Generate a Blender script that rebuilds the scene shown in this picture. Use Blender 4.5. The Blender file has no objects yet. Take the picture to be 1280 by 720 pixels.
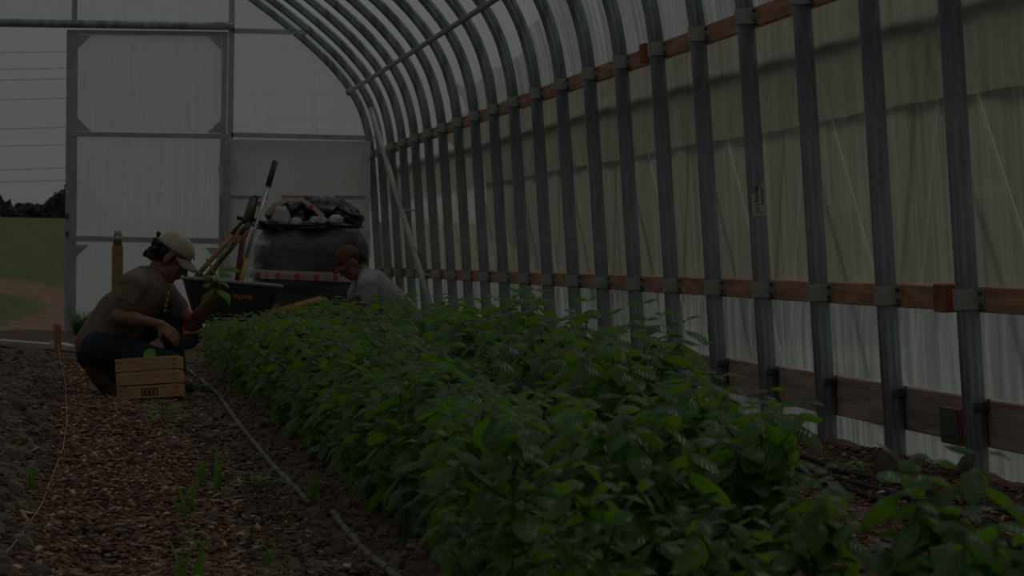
import bpy, math, random
import numpy as np
from mathutils import Vector, Matrix, noise, Euler

SC = bpy.context.scene
COL = SC.collection
R = math.radians
rnd = random.Random(7)

# ------------------------------------------------------------------ camera
FPX, VPX, VPY, ROLL, CAMH = 4400.0, 110.0, 322.0, 0.010, 0.75
yc = Vector(((VPX-640)/FPX, (360-VPY)/FPX, -1)).normalized()        # world +Y seen by the camera
zc = Vector((ROLL, 1, 0)); zc = (zc - yc*zc.dot(yc)).normalized()   # world up seen by the camera
xc = yc.cross(zc).normalized()
RW = Matrix((xc, yc, zc))                                            # camera -> world rotation
cam_d = bpy.data.cameras.new('camera'); cam = bpy.data.objects.new('camera', cam_d); COL.objects.link(cam)
cam.matrix_world = Matrix.Translation((0, 0, CAMH)) @ RW.to_4x4()
cam_d.sensor_width = 36; cam_d.lens = 36*FPX/1280
cam_d.clip_start = .3; cam_d.clip_end = 2000
cam_d.dof.use_dof = True; cam_d.dof.focus_distance = 15; cam_d.dof.aperture_fstop = 16
SC.camera = cam

# ------------------------------------------------------------------ sky, sun and exposure
world = bpy.data.worlds.new('overcast'); SC.world = world; world.use_nodes = True
wn = world.node_tree; wn.nodes.clear()
wo = wn.nodes.new('ShaderNodeOutputWorld'); wb = wn.nodes.new('ShaderNodeBackground')
tc = wn.nodes.new('ShaderNodeTexCoord'); sp = wn.nodes.new('ShaderNodeSeparateXYZ'); cr = wn.nodes.new('ShaderNodeValToRGB')
wn.links.new(tc.outputs['Generated'], sp.inputs[0]); wn.links.new(sp.outputs['Z'], cr.inputs[0])
cr.color_ramp.elements[0].position = 0; cr.color_ramp.elements[0].color = (.90, .92, .94, 1)
cr.color_ramp.elements[1].position = .8; cr.color_ramp.elements[1].color = (2.4, 2.48, 2.55, 1)
wn.links.new(cr.outputs[0], wb.inputs['Color']); wb.inputs['Strength'].default_value = 1.0
wn.links.new(wb.outputs[0], wo.inputs['Surface'])
sd = bpy.data.lights.new('sun', 'SUN'); sd.energy = 5.5; sd.angle = R(22); sd.color = (1, .95, .86)
so = bpy.data.objects.new('sun', sd); COL.objects.link(so)
so.rotation_euler = Vector((.55, .35, .62)).to_track_quat('Z', 'Y').to_euler()   # high, behind the right wall
so.location = (30, 40, 40)
SC.view_settings.view_transform = 'Standard'; SC.view_settings.look = 'None'
SC.view_settings.gamma = 1; SC.view_settings.use_curve_mapping = False
SC.view_settings.exposure = -3.50
SC.cycles.use_denoising = True
SC.cycles.max_bounces = 10; SC.cycles.diffuse_bounces = 4; SC.cycles.transparent_max_bounces = 16
SC.cycles.sample_clamp_indirect = 4

def P(px, py, Y):
    """world point at depth Y that the camera sees at pixel (px, py)"""
    d = RW @ Vector(((px-640)/FPX, (360-py)/FPX, -1))
    return Vector((0, 0, CAMH)) + d*(Y/d.y)
def G(px, py, z=0.0):
    """world point at height z seen at pixel"""
    d = RW @ Vector(((px-640)/FPX, (360-py)/FPX, -1))
    return Vector((0, 0, CAMH)) + d*((z-CAMH)/d.z)

# ------------------------------------------------------------------ materials
def mat(name, col, rough=.6, metal=0, spec=.5, var=.0, vscale=8, bump=0, bscale=40, stretch=(1, 1, 1),
        col2=None, trans=0, tcol=None, coat=0, alpha=1, coord='Object'):
    m = bpy.data.materials.new(name); m.use_nodes = True
    nt = m.node_tree; b = nt.nodes['Principled BSDF']; out = nt.nodes['Material Output']
    b.inputs['Base Color'].default_value = (*col, 1); b.inputs['Roughness'].default_value = rough
    b.inputs['Metallic'].default_value = metal; b.inputs['Specular IOR Level'].default_value = spec
    b.inputs['Coat Weight'].default_value = coat
    t = nt.nodes.new('ShaderNodeTexCoord'); mp = nt.nodes.new('ShaderNodeMapping')
    mp.inputs['Scale'].default_value = stretch
    nt.links.new(t.outputs[coord], mp.inputs[0])
    if col2 or var:
        n = nt.nodes.new('ShaderNodeTexNoise'); n.inputs['Scale'].default_value = vscale; n.inputs['Detail'].default_value = 5
        nt.links.new(mp.outputs[0], n.inputs[0])
        r = nt.nodes.new('ShaderNodeValToRGB')
        c2 = col2 or tuple(min(1, c*(1+var)) for c in col); c1 = col if col2 else tuple(c*(1-var) for c in col)
        r.color_ramp.elements[0].position = .35; r.color_ramp.elements[0].color = (*c1, 1)
        r.color_ramp.elements[1].position = .65; r.color_ramp.elements[1].color = (*c2, 1)
        nt.links.new(n.outputs['Fac'], r.inputs[0]); nt.links.new(r.outputs[0], b.inputs['Base Color'])
    if bump:
        n = nt.nodes.new('ShaderNodeTexNoise'); n.inputs['Scale'].default_value = bscale; n.inputs['Detail'].default_value = 6
        nt.links.new(mp.outputs[0], n.inputs[0])
        bp = nt.nodes.new('ShaderNodeBump'); bp.inputs['Strength'].default_value = bump; bp.inputs['Distance'].default_value = .02
        nt.links.new(n.outputs['Fac'], bp.inputs['Height']); nt.links.new(bp.outputs[0], b.inputs['Normal'])
    if trans:
        tr = nt.nodes.new('ShaderNodeBsdfTranslucent'); tr.inputs[0].default_value = (*(tcol or col), 1)
        mx = nt.nodes.new('ShaderNodeMixShader'); mx.inputs[0].default_value = trans
        nt.links.new(b.outputs[0], mx.inputs[1]); nt.links.new(tr.outputs[0], mx.inputs[2]); nt.links.new(mx.outputs[0], out.inputs[0])
    return m

def film(name, col, clear, stretch, rot=0, *, vscale=3, gloss=.06, grough=.3, bump=.4, contrast=.25, dirt=None):
    """thin plastic sheet: scatters most of the daylight, passes some of it straight through"""
    m = bpy.data.materials.new(name); m.use_nodes = True; nt = m.node_tree; nt.nodes.clear()
    N = nt.nodes.new; L = nt.links.new
    out = N('ShaderNodeOutputMaterial'); t = N('ShaderNodeTexCoord'); mp = N('ShaderNodeMapping'); mp.inputs['Scale'].default_value = stretch; mp.inputs['Rotation'].default_value = (rot, 0, 0)
    L(t.outputs['Object'], mp.inputs[0])
    n = N('ShaderNodeTexNoise'); n.inputs['Scale'].default_value = vscale; n.inputs['Detail'].default_value = 6; n.inputs['Distortion'].default_value = .6
    L(mp.outputs[0], n.inputs[0])
    r = N('ShaderNodeMapRange'); r.inputs['From Min'].default_value = .3; r.inputs['From Max'].default_value = .7
    r.inputs['To Min'].default_value = max(0, clear-contrast*.5); r.inputs['To Max'].default_value = clear+contrast*.5
    L(n.outputs['Fac'], r.inputs['Value'])
    tl = N('ShaderNodeBsdfTranslucent'); tl.inputs[0].default_value = (*col, 1)
    tp = N('ShaderNodeBsdfTransparent'); tp.inputs[0].default_value = (.95, .97, .95, 1)
    df = N('ShaderNodeBsdfDiffuse'); df.inputs[0].default_value = (*(dirt or (.5, .5, .47)), 1)
    gl = N('ShaderNodeBsdfGlossy'); gl.inputs['Roughness'].default_value = grough; gl.inputs[0].default_value = (.9, .95, 1, 1)
    bp = N('ShaderNodeBump'); bp.inputs['Strength'].default_value = bump; bp.inputs['Distance'].default_value = .03
    L(n.outputs['Fac'], bp.inputs['Height'])
    for s in (tl, df, gl): L(bp.outputs[0], s.inputs['Normal'])
    m0 = N('ShaderNodeMixShader'); m0.inputs[0].default_value = .18; L(tl.outputs[0], m0.inputs[1]); L(df.outputs[0], m0.inputs[2])
    m1 = N('ShaderNodeMixShader'); L(r.outputs[0], m1.inputs[0]); L(m0.outputs[0], m1.inputs[1]); L(tp.outputs[0], m1.inputs[2])
    m2 = N('ShaderNodeMixShader'); m2.inputs[0].default_value = gloss; L(m1.outputs[0], m2.inputs[1]); L(gl.outputs[0], m2.inputs[2])
    L(m2.outputs[0], out.inputs[0])
    return m

def leaf_mat(name, c1, c2, tcol, rough=.30):
    m = bpy.data.materials.new(name); m.use_nodes = True; nt = m.node_tree; N = nt.nodes.new; L = nt.links.new
    b = nt.nodes['Principled BSDF']; out = nt.nodes['Material Output']
    g = N('ShaderNodeNewGeometry'); cr = N('ShaderNodeValToRGB')
    cr.color_ramp.elements[0].color = (*c1, 1); cr.color_ramp.elements[1].color = (*c2, 1)
    L(g.outputs['Random Per Island'], cr.inputs[0]); L(cr.outputs[0], b.inputs['Base Color'])
    b.inputs['Roughness'].default_value = rough; b.inputs['Specular IOR Level'].default_value = .75
    # side veins: chevrons that leave the midrib and curve forward
    uv = N('ShaderNodeUVMap'); s = N('ShaderNodeSeparateXYZ'); L(uv.outputs[0], s.inputs[0])
    def M(op, a, bb=None):
        n = N('ShaderNodeMath'); n.operation = op
        for i, v in enumerate((a, bb)):
            if v is None: continue
            if isinstance(v, (int, float)): n.inputs[i].default_value = v
            else: L(v, n.inputs[i])
        return n.outputs[0]
    au = M('ABSOLUTE', M('SUBTRACT', s.outputs[0], .5))
    ph = M('SUBTRACT', M('MULTIPLY', s.outputs[1], 7.5), M('MULTIPLY', au, 5.0))
    v = M('POWER', M('ABSOLUTE', M('SINE', M('MULTIPLY', ph, math.pi))), .45)
    mid = M('MINIMUM', M('MULTIPLY', au, 14), 1.0)
    h = M('MULTIPLY', v, mid)
    bp = N('ShaderNodeBump'); bp.inputs['Strength'].default_value = .4; bp.inputs['Distance'].default_value = .004
    L(h, bp.inputs['Height']); L(bp.outputs[0], b.inputs['Normal'])
    tr = N('ShaderNodeBsdfTranslucent'); tr.inputs[0].default_value = (*tcol, 1); L(bp.outputs[0], tr.inputs['Normal'])
    mx = N('ShaderNodeMixShader'); mx.inputs[0].default_value = .42
    L(b.outputs[0], mx.inputs[1]); L(tr.outputs[0], mx.inputs[2]); L(mx.outputs[0], out.inputs[0])
    return m

GALV = mat('galvanised_steel', (.215, .25, .26), .4, .4, var=.35, vscale=14, bump=.15, bscale=60, stretch=(1, 1, .12))
GALV2 = mat('galvanised_bracket', (.36, .36, .33), .6, .1, var=.12, vscale=20)
ALU = mat('square_tube_steel', (.40, .43, .44), .5, .3, var=.12, vscale=10)
PLATE = mat('nail_plate', (.10, .10, .10), .6, .2)
BOLT = mat('bolt_steel', (.12, .10, .09), .5, .7)
WOOD = mat('rail_timber', (.44, .23, .14), .75, var=.3, vscale=2.5, bump=.3, bscale=12, stretch=(8, .8, 14))
WOODL = mat('base_board_timber', (.40, .285, .22), .8, var=.3, vscale=2, bump=.35, bscale=12, stretch=(8, .7, 14))
WOODD = mat('block_timber', (.26, .075, .03), .7, var=.3, vscale=6)
STAKE = mat('stake_timber', (.36, .19, .10), .8, var=.2, vscale=10)
POSTW = mat('new_post_timber', (.30, .21, .09), .8, var=.15, vscale=6, stretch=(3, 3, .6))
CRATE = mat('crate_pine', (.47, .275, .13), .7, var=.16, vscale=5, stretch=(1, 3, 12), bump=.15, bscale=20)
CRATED = mat('crate_burn_mark', (.05, .03, .02), .8)
ROOF = film('roof_poly_film', (.53, .55, .56), .32, (.8, 5, .5), R(-28), vscale=2.2, gloss=.10, grough=.22, bump=1, contrast=.5)
SIDE = film('side_poly_film', (.44, .425, .35), .40, (1, 6, .35), 0, vscale=2.0, gloss=.05, bump=.6, contrast=.3, dirt=(.35, .34, .28))
LOWF = film('lower_poly_film', (.58, .63, .61), .42, (1, 5, .5), R(8), vscale=2.0, gloss=.09, grough=.2, bump=1.0, contrast=.45)
CURT = film('curtain_film', (.34, .34, .27), .22, (1, 4, .4), 0, vscale=2.5, gloss=.03, grough=.4, bump=.4, contrast=.3)
PCARB = film('twin_wall_panel', (.71, .735, .735), .28, (9, 1, .25), 0, vscale=2, gloss=.05, bump=.25, contrast=.1)
ENDF = film('end_wall_film', (.64, .67, .68), .25, (3, 1, .3), 0, vscale=2, gloss=.05, bump=.3, contrast=.2)
WRAPC = film('clear_plastic_wrap', (.3, .3, .29), .93, (2, 2, 2), 0, vscale=4, gloss=.16, grough=.15, bump=1.0, contrast=.3)
ROLLM = mat('dirty_rolled_film', (.10, .085, .055), .7, var=.4, vscale=6)
STRAP = mat('webbing_strap', (.6, .57, .48), .8)
LEAF = leaf_mat('basil_leaf', (.030, .098, .020), (.065, .165, .032), (.24, .46, .02), .27)
LEAFY = leaf_mat('young_leaf', (.09, .23, .03), (.14, .33, .05), (.24, .5, .04))
STEM = mat('basil_stem', (.10, .20, .045), .5, trans=.2, tcol=(.15, .35, .05))
GRASSB = mat('bright_grass_blade', (.11, .19, .04), .45, var=.25, trans=.4, tcol=(.22, .5, .04))
GRASSM = mat('grass_blade', (.045, .13, .018), .5, var=.3, trans=.35, tcol=(.12, .32, .03))
TREEM = mat('far_foliage', (.010, .022, .010), .9, var=.4, vscale=1.2, bump=1, bscale=3)
HEDGEM = mat('hedge_foliage', (.020, .045, .014), .9, var=.5, vscale=2.5, bump=1, bscale=6)
BARK = mat('bark', (.05, .035, .025), .9)
CHIP = mat('chip', (.16, .085, .05), .85)
nt = CHIP.node_tree; g_ = nt.nodes.new('ShaderNodeNewGeometry'); c_ = nt.nodes.new('ShaderNodeValToRGB')
e = c_.color_ramp.elements; e[0].color = (.07, .035, .024, 1); e[1].color = (.62, .42, .28, 1)
x_ = e.new(.35); x_.color = (.17, .085, .055, 1); x_ = e.new(.8); x_.color = (.25, .145, .095, 1)
nt.links.new(g_.outputs['Random Per Island'], c_.inputs[0]); nt.links.new(c_.outputs[0], nt.nodes['Principled BSDF'].inputs['Base Color'])
SOIL = mat('soil_clod', (.13, .09, .066), .95, col2=(.22, .16, .115), vscale=12, bump=.6, bscale=50)
TUBE = mat('grey_drip_tube', (.135, .12, .10), .6, var=.25, vscale=20)
BLACKT = mat('black_drip_line', (.025, .025, .027), .75, spec=.2)
STRING = mat('twine', (.45, .33, .25), .9)
STONE = mat('stone', (.12, .09, .065), .9, var=.3, vscale=8, bump=.8, bscale=15)
SKIN = mat('skin', (.25, .105, .065), .5, var=.08, vscale=10)
SKIN2 = mat('skin_fair', (.22, .10, .065), .5, var=.08, vscale=10)
HAIR = mat('dark_hair', (.008, .006, .005), .6, bump=.8, bscale=60)
TEE = mat('brown_tee', (.18, .118, .092), .9, var=.12, vscale=5, bump=.5, bscale=9)
JEAN = mat('navy_denim', (.013, .022, .036), .9, var=.2, vscale=12)
BOOT = mat('work_boot', (.06, .038, .026), .8)
CAPM = mat('cap_canvas', (.42, .35, .27), .85, var=.08, vscale=12)
CAPB = mat('cap_brim', (.26, .235, .20), .85)
BADGE = mat('cap_badge', (.50, .30, .22), .8)
YPRINT = mat('yellow_shirt_print', (.30, .33, .03), .8)
WTEE = mat('grey_white_tee', (.34, .34, .36), .9, bump=.5, bscale=9)
CAP2 = mat('brown_cap', (.12, .052, .018), .85)
PANTS = mat('brown_trousers', (.045, .030, .024), .9)
TRAY = mat('tray_plastic', (.032, .033, .033), .5)
RIM = mat('tray_rim_plastic', (.20, .205, .205), .45)
ORANGE = mat('orange_frame', (.42, .17, .03), .5)
YELLOW = mat('yellow_letters', (.42, .24, .03), .6)
REDM = mat('red_rim', (.40, .03, .02), .45)
RUBBER = mat('rubber_tyre', (.03, .03, .03), .8)
HANDLE = mat('ash_handle', (.36, .17, .07), .55, var=.2, vscale=10)
REDW = mat('red_brown_handle', (.10, .028, .018), .6)
GREENH = mat('green_handle', (.035, .075, .02), .5)
BLACKG = mat('black_grip', (.010, .010, .010), .55)
ALPOLE = mat('bare_aluminium_pole', (.45, .45, .46), .35, .5)
YPOLE = mat('yellow_pole', (.45, .25, .04), .5)
BAG = mat('dark_bulk_bag', (.022, .023, .024), .30, col2=(.085, .095, .11), vscale=2.2, bump=1, bscale=5, stretch=(.6, .6, 2.4))
BPLAS = mat('black_plastic_sheet', (.014, .014, .015), .32, bump=1, bscale=7)
LUMP = mat('white_foam', (.45, .44, .43), .8, bump=.5, bscale=10)
TAPE = mat('white_tape', (.46, .40, .38), .6)
TAPER = mat('red_tape_mark', (.45, .05, .045), .6)
TAPEO = mat('tape_strip', (.33, .19, .13), .6)
GLASS = mat('jar_glass', (.8, .85, .82), .05, spec=.6)
GLASS.node_tree.nodes['Principled BSDF'].inputs['Transmission Weight'].default_value = .9
JARIN = mat('jar_contents', (.14, .06, .03), .7)
BOARDM = mat('threshold_board', (.40, .41, .42), .6, var=.12)
PAPER = mat('pale_paper', (.5, .42, .35), .8)
BLUEP = mat('blue_film_scrap', (.03, .04, .25), .5)
WIRE = mat('power_wire', (.08, .08, .09), .9, spec=0)
STICK = mat('pale_sticker', (.46, .46, .43), .7)
INK = mat('dark_ink', (.04, .04, .04), .8)
BLUEI = mat('blue_print', (.30, .32, .46), .8)

# housewrap: pale woven sheet with faint printing, lit through from behind
WRAP = mat('housewrap', (.60, .58, .57), .8, trans=.55, tcol=(.66, .63, .62), bump=.3, bscale=5)
nt = WRAP.node_tree; t_ = nt.nodes.new('ShaderNodeTexCoord'); m_ = nt.nodes.new('ShaderNodeMapping'); m_.inputs['Scale'].default_value = (3.2, 1, 6)
n_ = nt.nodes.new('ShaderNodeTexNoise'); n_.inputs['Scale'].default_value = 5; n_.inputs['Detail'].default_value = 3
r_ = nt.nodes.new('ShaderNodeValToRGB'); r_.color_ramp.elements[0].position = .36; r_.color_ramp.elements[0].color = (.46, .44, .48, 1)
r_.color_ramp.elements[1].position = .44; r_.color_ramp.elements[1].color = (.55, .53, .53, 1)
nt.links.new(t_.outputs['Object'], m_.inputs[0]); nt.links.new(m_.outputs[0], n_.inputs[0]); nt.links.new(n_.outputs['Fac'], r_.inputs[0])
nt.links.new(r_.outputs[0], nt.nodes['Principled BSDF'].inputs['Base Color'])

def ground_mat(name):
    """soil bed on the left, bark mulch on the walkways, dark soil under the basil"""
    m = bpy.data.materials.new(name); m.use_nodes = True; nt = m.node_tree; N = nt.nodes.new; L = nt.links.new
    b = nt.nodes['Principled BSDF']; b.inputs['Roughness'].default_value = .95; b.inputs['Specular IOR Level'].default_value = .2
    t = N('ShaderNodeTexCoord'); s = N('ShaderNodeSeparateXYZ'); L(t.outputs['Object'], s.inputs[0])
    n1 = N('ShaderNodeTexNoise'); n1.inputs['Scale'].default_value = 2.2; n1.inputs['Detail'].default_value = 6; L(t.outputs['Object'], n1.inputs[0])
    n2 = N('ShaderNodeTexNoise'); n2.inputs['Scale'].default_value = 40; n2.inputs['Detail'].default_value = 8; L(t.outputs['Object'], n2.inputs[0])
    def ramp(src, stops):
        r = N('ShaderNodeValToRGB'); e = r.color_ramp.elements
        e[0].position, e[0].color = stops[0][0], (*stops[0][1], 1); e[1].position, e[1].color = stops[-1][0], (*stops[-1][1], 1)
        for p, c in stops[1:-1]:
            k = e.new(p); k.color = (*c, 1)
        L(src, r.inputs[0]); return r.outputs[0]
    soil = ramp(n2.outputs['Fac'], [(.3, (.08, .054, .038)), (.5, (.135, .094, .066)), (.7, (.20, .14, .10))])
    mul = ramp(n2.outputs['Fac'], [(.3, (.05, .028, .02)), (.5, (.12, .068, .046)), (.7, (.20, .115, .08))])
    ad = N('ShaderNodeMath'); ad.operation = 'MULTIPLY_ADD'; L(n1.outputs['Fac'], ad.inputs[0]); ad.inputs[1].default_value = .5; L(s.outputs[0], ad.inputs[2])
    mr = N('ShaderNodeMapRange'); mr.inputs['From Min'].default_value = .0; mr.inputs['From Max'].default_value = .16; L(ad.outputs[0], mr.inputs[0])
    mr2 = N('ShaderNodeMapRange'); mr2.inputs['From Min'].default_value = .62; mr2.inputs['From Max'].default_value = .85; L(ad.outputs[0], mr2.inputs[0])
    mr3 = N('ShaderNodeMapRange'); mr3.inputs['From Min'].default_value = 2.0; mr3.inputs['From Max'].default_value = 2.2; L(ad.outputs[0], mr3.inputs[0])
    def mix(f, a, c):
        x = N('ShaderNodeMix'); x.data_type = 'RGBA'; L(f, x.inputs[0]); L(a, x.inputs[6]); L(c, x.inputs[7]); return x.outputs[2]
    c = mix(mr.outputs[0], soil, mul); c = mix(mr2.outputs[0], c, soil); c = mix(mr3.outputs[0], c, mul)
    L(c, b.inputs['Base Color'])
    bp = N('ShaderNodeBump'); bp.inputs['Strength'].default_value = .9; bp.inputs['Distance'].default_value = .03
    L(n2.outputs['Fac'], bp.inputs['Height']); L(bp.outputs[0], b.inputs['Normal'])
    return m
FLOOR = ground_mat('greenhouse_ground')

def field_mat():
    m = bpy.data.materials.new('pasture'); m.use_nodes = True; nt = m.node_tree; N = nt.nodes.new; L = nt.links.new
    b = nt.nodes['Principled BSDF']; b.inputs['Roughness'].default_value = .95; b.inputs['Specular IOR Level'].default_value = .1
    t = N('ShaderNodeTexCoord'); mp = N('ShaderNodeMapping'); L(t.outputs['Object'], mp.inputs[0])
    mp.inputs['Location'].default_value = (2.2/2.35, -47/12.5, 0); mp.inputs['Scale'].default_value = (1/2.35, 1/12.5, 0)
    n = N('ShaderNodeTexNoise'); n.inputs['Scale'].default_value = 1.1; n.inputs['Detail'].default_value = 8; L(t.outputs['Object'], n.inputs[0])
    n2 = N('ShaderNodeTexNoise'); n2.inputs['Scale'].default_value = 6; n2.inputs['Detail'].default_value = 8; L(t.outputs['Object'], n2.inputs[0])
    ln = N('ShaderNodeVectorMath'); ln.operation = 'LENGTH'; L(mp.outputs[0], ln.inputs[0])
    ad = N('ShaderNodeMath'); ad.operation = 'MULTIPLY_ADD'; L(n.outputs['Fac'], ad.inputs[0]); ad.inputs[1].default_value = .35; L(ln.outputs['Value'], ad.inputs[2])
    r = N('ShaderNodeValToRGB'); e = r.color_ramp.elements
    e[0].position = 0; e[0].color = (0, 0, 0, 1); e[1].position = 1; e[1].color = (0, 0, 0, 1)
    for p, v in ((.40, 0), (.46, 1), (.62, 1), (.70, 0)):
        k = e.new(p); k.color = (v, v, v, 1)
    sc = N('ShaderNodeMath'); sc.operation = 'MULTIPLY'; sc.inputs[1].default_value = .5; L(ad.outputs[0], sc.inputs[0]); L(sc.outputs[0], r.inputs[0])
    def ramp(c1, c2):
        q = N('ShaderNodeValToRGB'); q.color_ramp.elements[0].position = .35; q.color_ramp.elements[1].position = .65
        q.color_ramp.elements[0].color = (*c1, 1); q.color_ramp.elements[1].color = (*c2, 1); L(n2.outputs['Fac'], q.inputs[0]); return q.outputs[0]
    gr = ramp((.038, .058, .017), (.085, .105, .034)); di = ramp((.10, .06, .04), (.19, .125, .085))
    x = N('ShaderNodeMix'); x.data_type = 'RGBA'; L(r.outputs[0], x.inputs[0]); L(gr, x.inputs[6]); L(di, x.inputs[7]); L(x.outputs[2], b.inputs['Base Color'])
    bp = N('ShaderNodeBump'); bp.inputs['Strength'].default_value = 1; bp.inputs['Distance'].default_value = .1; L(n2.outputs['Fac'], bp.inputs['Height']); L(bp.outputs[0], b.inputs['Normal'])
    return m
FIELD = field_mat()

# ------------------------------------------------------------------ builders
ORG = {}
def tag(o, label=None, cat=None, group=None, kind=None):
    if label: o['label'] = label
    if cat: o['category'] = cat
    if group: o['group'] = group
    if kind: o['kind'] = kind
    return o
def empty(name, loc, label=None, cat=None, group=None):
    o = bpy.data.objects.new(name, None); COL.objects.link(o); o.location = loc; o.empty_display_size = .1
    ORG[o.name] = Vector(loc); return tag(o, label, cat, group)
def link_mesh(name, me, m, parent, origin, smooth):
    me.materials.append(m)
    if smooth: me.polygons.foreach_set('use_smooth', [True]*len(me.polygons))
    o = bpy.data.objects.new(name, me); COL.objects.link(o)
    if parent: o.parent = parent
    w = Vector(origin)
    ORG[o.name] = w
    o.location = w - (ORG[parent.name] if parent else Vector((0, 0, 0)))
    return o
class MB:
    def __init__(s): s.v = []; s.f = []; s.uv = None
    def add(s, vs, fs):
        n = len(s.v); s.v += [Vector(v) for v in vs]; s.f += [tuple(i+n for i in f) for f in fs]; return s
    def box(s, c, size, rot=None, bev=0):
        c = Vector(c); h = Vector(size)/2; M = rot or Matrix.Identity(3)
        if isinstance(M, Euler): M = M.to_matrix()
        b = min(bev, min(h)*.9) if bev else 0
        if not b:
            vs = [c + M @ Vector((x*h.x, y*h.y, z*h.z)) for x in (-1, 1) for y in (-1, 1) for z in (-1, 1)]
            return s.add(vs, [(0, 1, 3, 2), (4, 6, 7, 5), (0, 4, 5, 1), (2, 3, 7, 6), (0, 2, 6, 4), (1, 5, 7, 3)])
        ring = []
        for z, k in ((-h.z, b), (-h.z+b, 0), (h.z-b, 0), (h.z, b)):
            X, Y = h.x-k, h.y-k
            ring.append([(X-b, -Y), (X, -Y+b), (X, Y-b), (X-b, Y), (-X+b, Y), (-X, Y-b), (-X, -Y+b), (-X+b, -Y)])
        vs = []
        for (z, _), rg in zip(((-h.z, 0), (-h.z+b, 0), (h.z-b, 0), (h.z, 0)), ring):
            vs += [c + M @ Vector((x, y, z)) for x, y in rg]
        fs = [tuple(range(7, -1, -1)), tuple(range(24, 32))]
        for r in range(3):
            for i in range(8):
                j = (i+1) % 8; fs.append((r*8+i, r*8+j, r*8+8+j, r*8+8+i))
        return s.add(vs, fs)
    def bar(s, a, b, w, t, up=(0, 0, 1)):
        """rectangular bar from a to b; w across, t along 'up'"""
        a = Vector(a); b = Vector(b); d = (b-a).normalized(); u = Vector(up); u = (u-d*u.dot(d)).normalized(); x = d.cross(u)
        M = Matrix((x, d, u)).transposed()
        return s.box((a+b)/2, (w, (b-a).length, t), M)
    def sweep(s, path, prof, up=(0, 0, 1), cap=True, radii=None, closed=False):
        path = [Vector(p) for p in path]; n = len(prof); vs = []; N = len(path)
        u = Vector(up)
        for i, p in enumerate(path):
            d = (path[min(i+1, N-1)] - path[max(i-1, 0)]).normalized()
            x = d.cross(u)
            if x.length < 1e-4: x = d.cross(Vector((1, 0, 0)))
            x.normalize(); y = x.cross(d)
            k = radii[i] if radii else 1
            vs += [p + x*(a*k) + y*(b*k) for a, b in prof]
        fs = []
        for i in range(N-1):
            for j in range(n):
                k = (j+1) % n; fs.append((i*n+j, i*n+k, (i+1)*n+k, (i+1)*n+j))
        if cap: fs += [tuple(range(n-1, -1, -1)), tuple(range((N-1)*n, N*n))]
        return s.add(vs, fs)
    def tube(s, path, r, seg=10, radii=None, up=(0, 0, 1)):
        if radii: r = 1
        return s.sweep(path, [(r*math.cos(2*math.pi*i/seg), r*math.sin(2*math.pi*i/seg)) for i in range(seg)], up=up, radii=radii)
    def cyl(s, a, b, r, seg=16, r2=None):
        a = Vector(a); b = Vector(b); up = (0, 0, 1) if abs((b-a).normalized().z) < .9 else (1, 0, 0)
        return s.tube([a, b], 1, seg, radii=[r, r2 if r2 else r], up=up)
    def ell(s, c, rad, rot=None, nu=16, nv=10, jit=0, seed=0):
        c = Vector(c); M = rot.to_matrix() if isinstance(rot, Euler) else (rot or Matrix.Identity(3)); vs = []; fs = []
        rr = random.Random(seed)
        for i in range(1, nv):
            th = math.pi*i/nv
            for j in range(nu):
                ph = 2*math.pi*j/nu; q = Vector((math.sin(th)*math.cos(ph), math.sin(th)*math.sin(ph), math.cos(th)))
                k = 1 + jit*noise.noise(q*2.3 + Vector((seed*3.1, 0, 0)))
                vs.append(c + M @ Vector((q.x*rad[0]*k, q.y*rad[1]*k, q.z*rad[2]*k)))
        top = len(vs); vs += [c + M @ Vector((0, 0, rad[2])), c + M @ Vector((0, 0, -rad[2]))]
        for i in range(nv-2):
            for j in range(nu):
                k = (j+1) % nu; fs.append((i*nu+j, (i+1)*nu+j, (i+1)*nu+k, i*nu+k))
        for j in range(nu):
            k = (j+1) % nu; fs.append((top, j, k)); fs.append((top+1, (nv-2)*nu+k, (nv-2)*nu+j))
        return s.add(vs, fs)
    def seg(s, a, b, ra, rb, flat=None, n=14):
        """tapered limb segment with rounded ends; flat=(axis, factor) squashes it along an axis"""
        a = Vector(a); b = Vector(b); d = (b-a).normalized()
        u = Vector((0, 0, 1)) if abs(d.z) < .9 else Vector((0, 1, 0))
        if flat: u = Vector(flat[0])
        u = (u - d*u.dot(d)).normalized(); x = d.cross(u).normalized()
        fl = flat[1] if flat else 1; vs = []; fs = []; rings = []
        for k in range(1, 6): th = k*math.pi/10; rings.append((a - d*ra*math.cos(th), ra*math.sin(th)))
        for k in range(0, 5): th = k*math.pi/10; rings.append((b + d*rb*math.sin(th), rb*math.cos(th)))
        for p, r in rings:
            for j in range(n):
                ph = 2*math.pi*j/n; vs.append(p + x*(r*math.cos(ph)) + u*(r*math.sin(ph)*fl))
        for i in range(len(rings)-1):
            for j in range(n):
                k = (j+1) % n; fs.append((i*n+j, i*n+k, (i+1)*n+k, (i+1)*n+j))
        L = len(rings); fs += [tuple(range(n-1, -1, -1)), tuple(range((L-1)*n, L*n))]
        return s.add(vs, fs)
    def build(s, name, m, parent=None, origin=None, smooth=False, uv=None):
        if origin is None: origin = ORG[parent.name] if parent else Vector((0, 0, 0))
        o = Vector(origin); me = bpy.data.meshes.new(name)
        me.from_pydata([tuple(v-o) for v in s.v], [], s.f); me.update()
        if uv is not None:
            ul = me.uv_layers.new(name='UVMap'); li = np.zeros(len(me.loops), np.int32); me.loops.foreach_get('vertex_index', li)
            ul.data.foreach_set('uv', np.array(uv, np.float32)[li].ravel())
        return link_mesh(name, me, m, parent, o, smooth)
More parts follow.
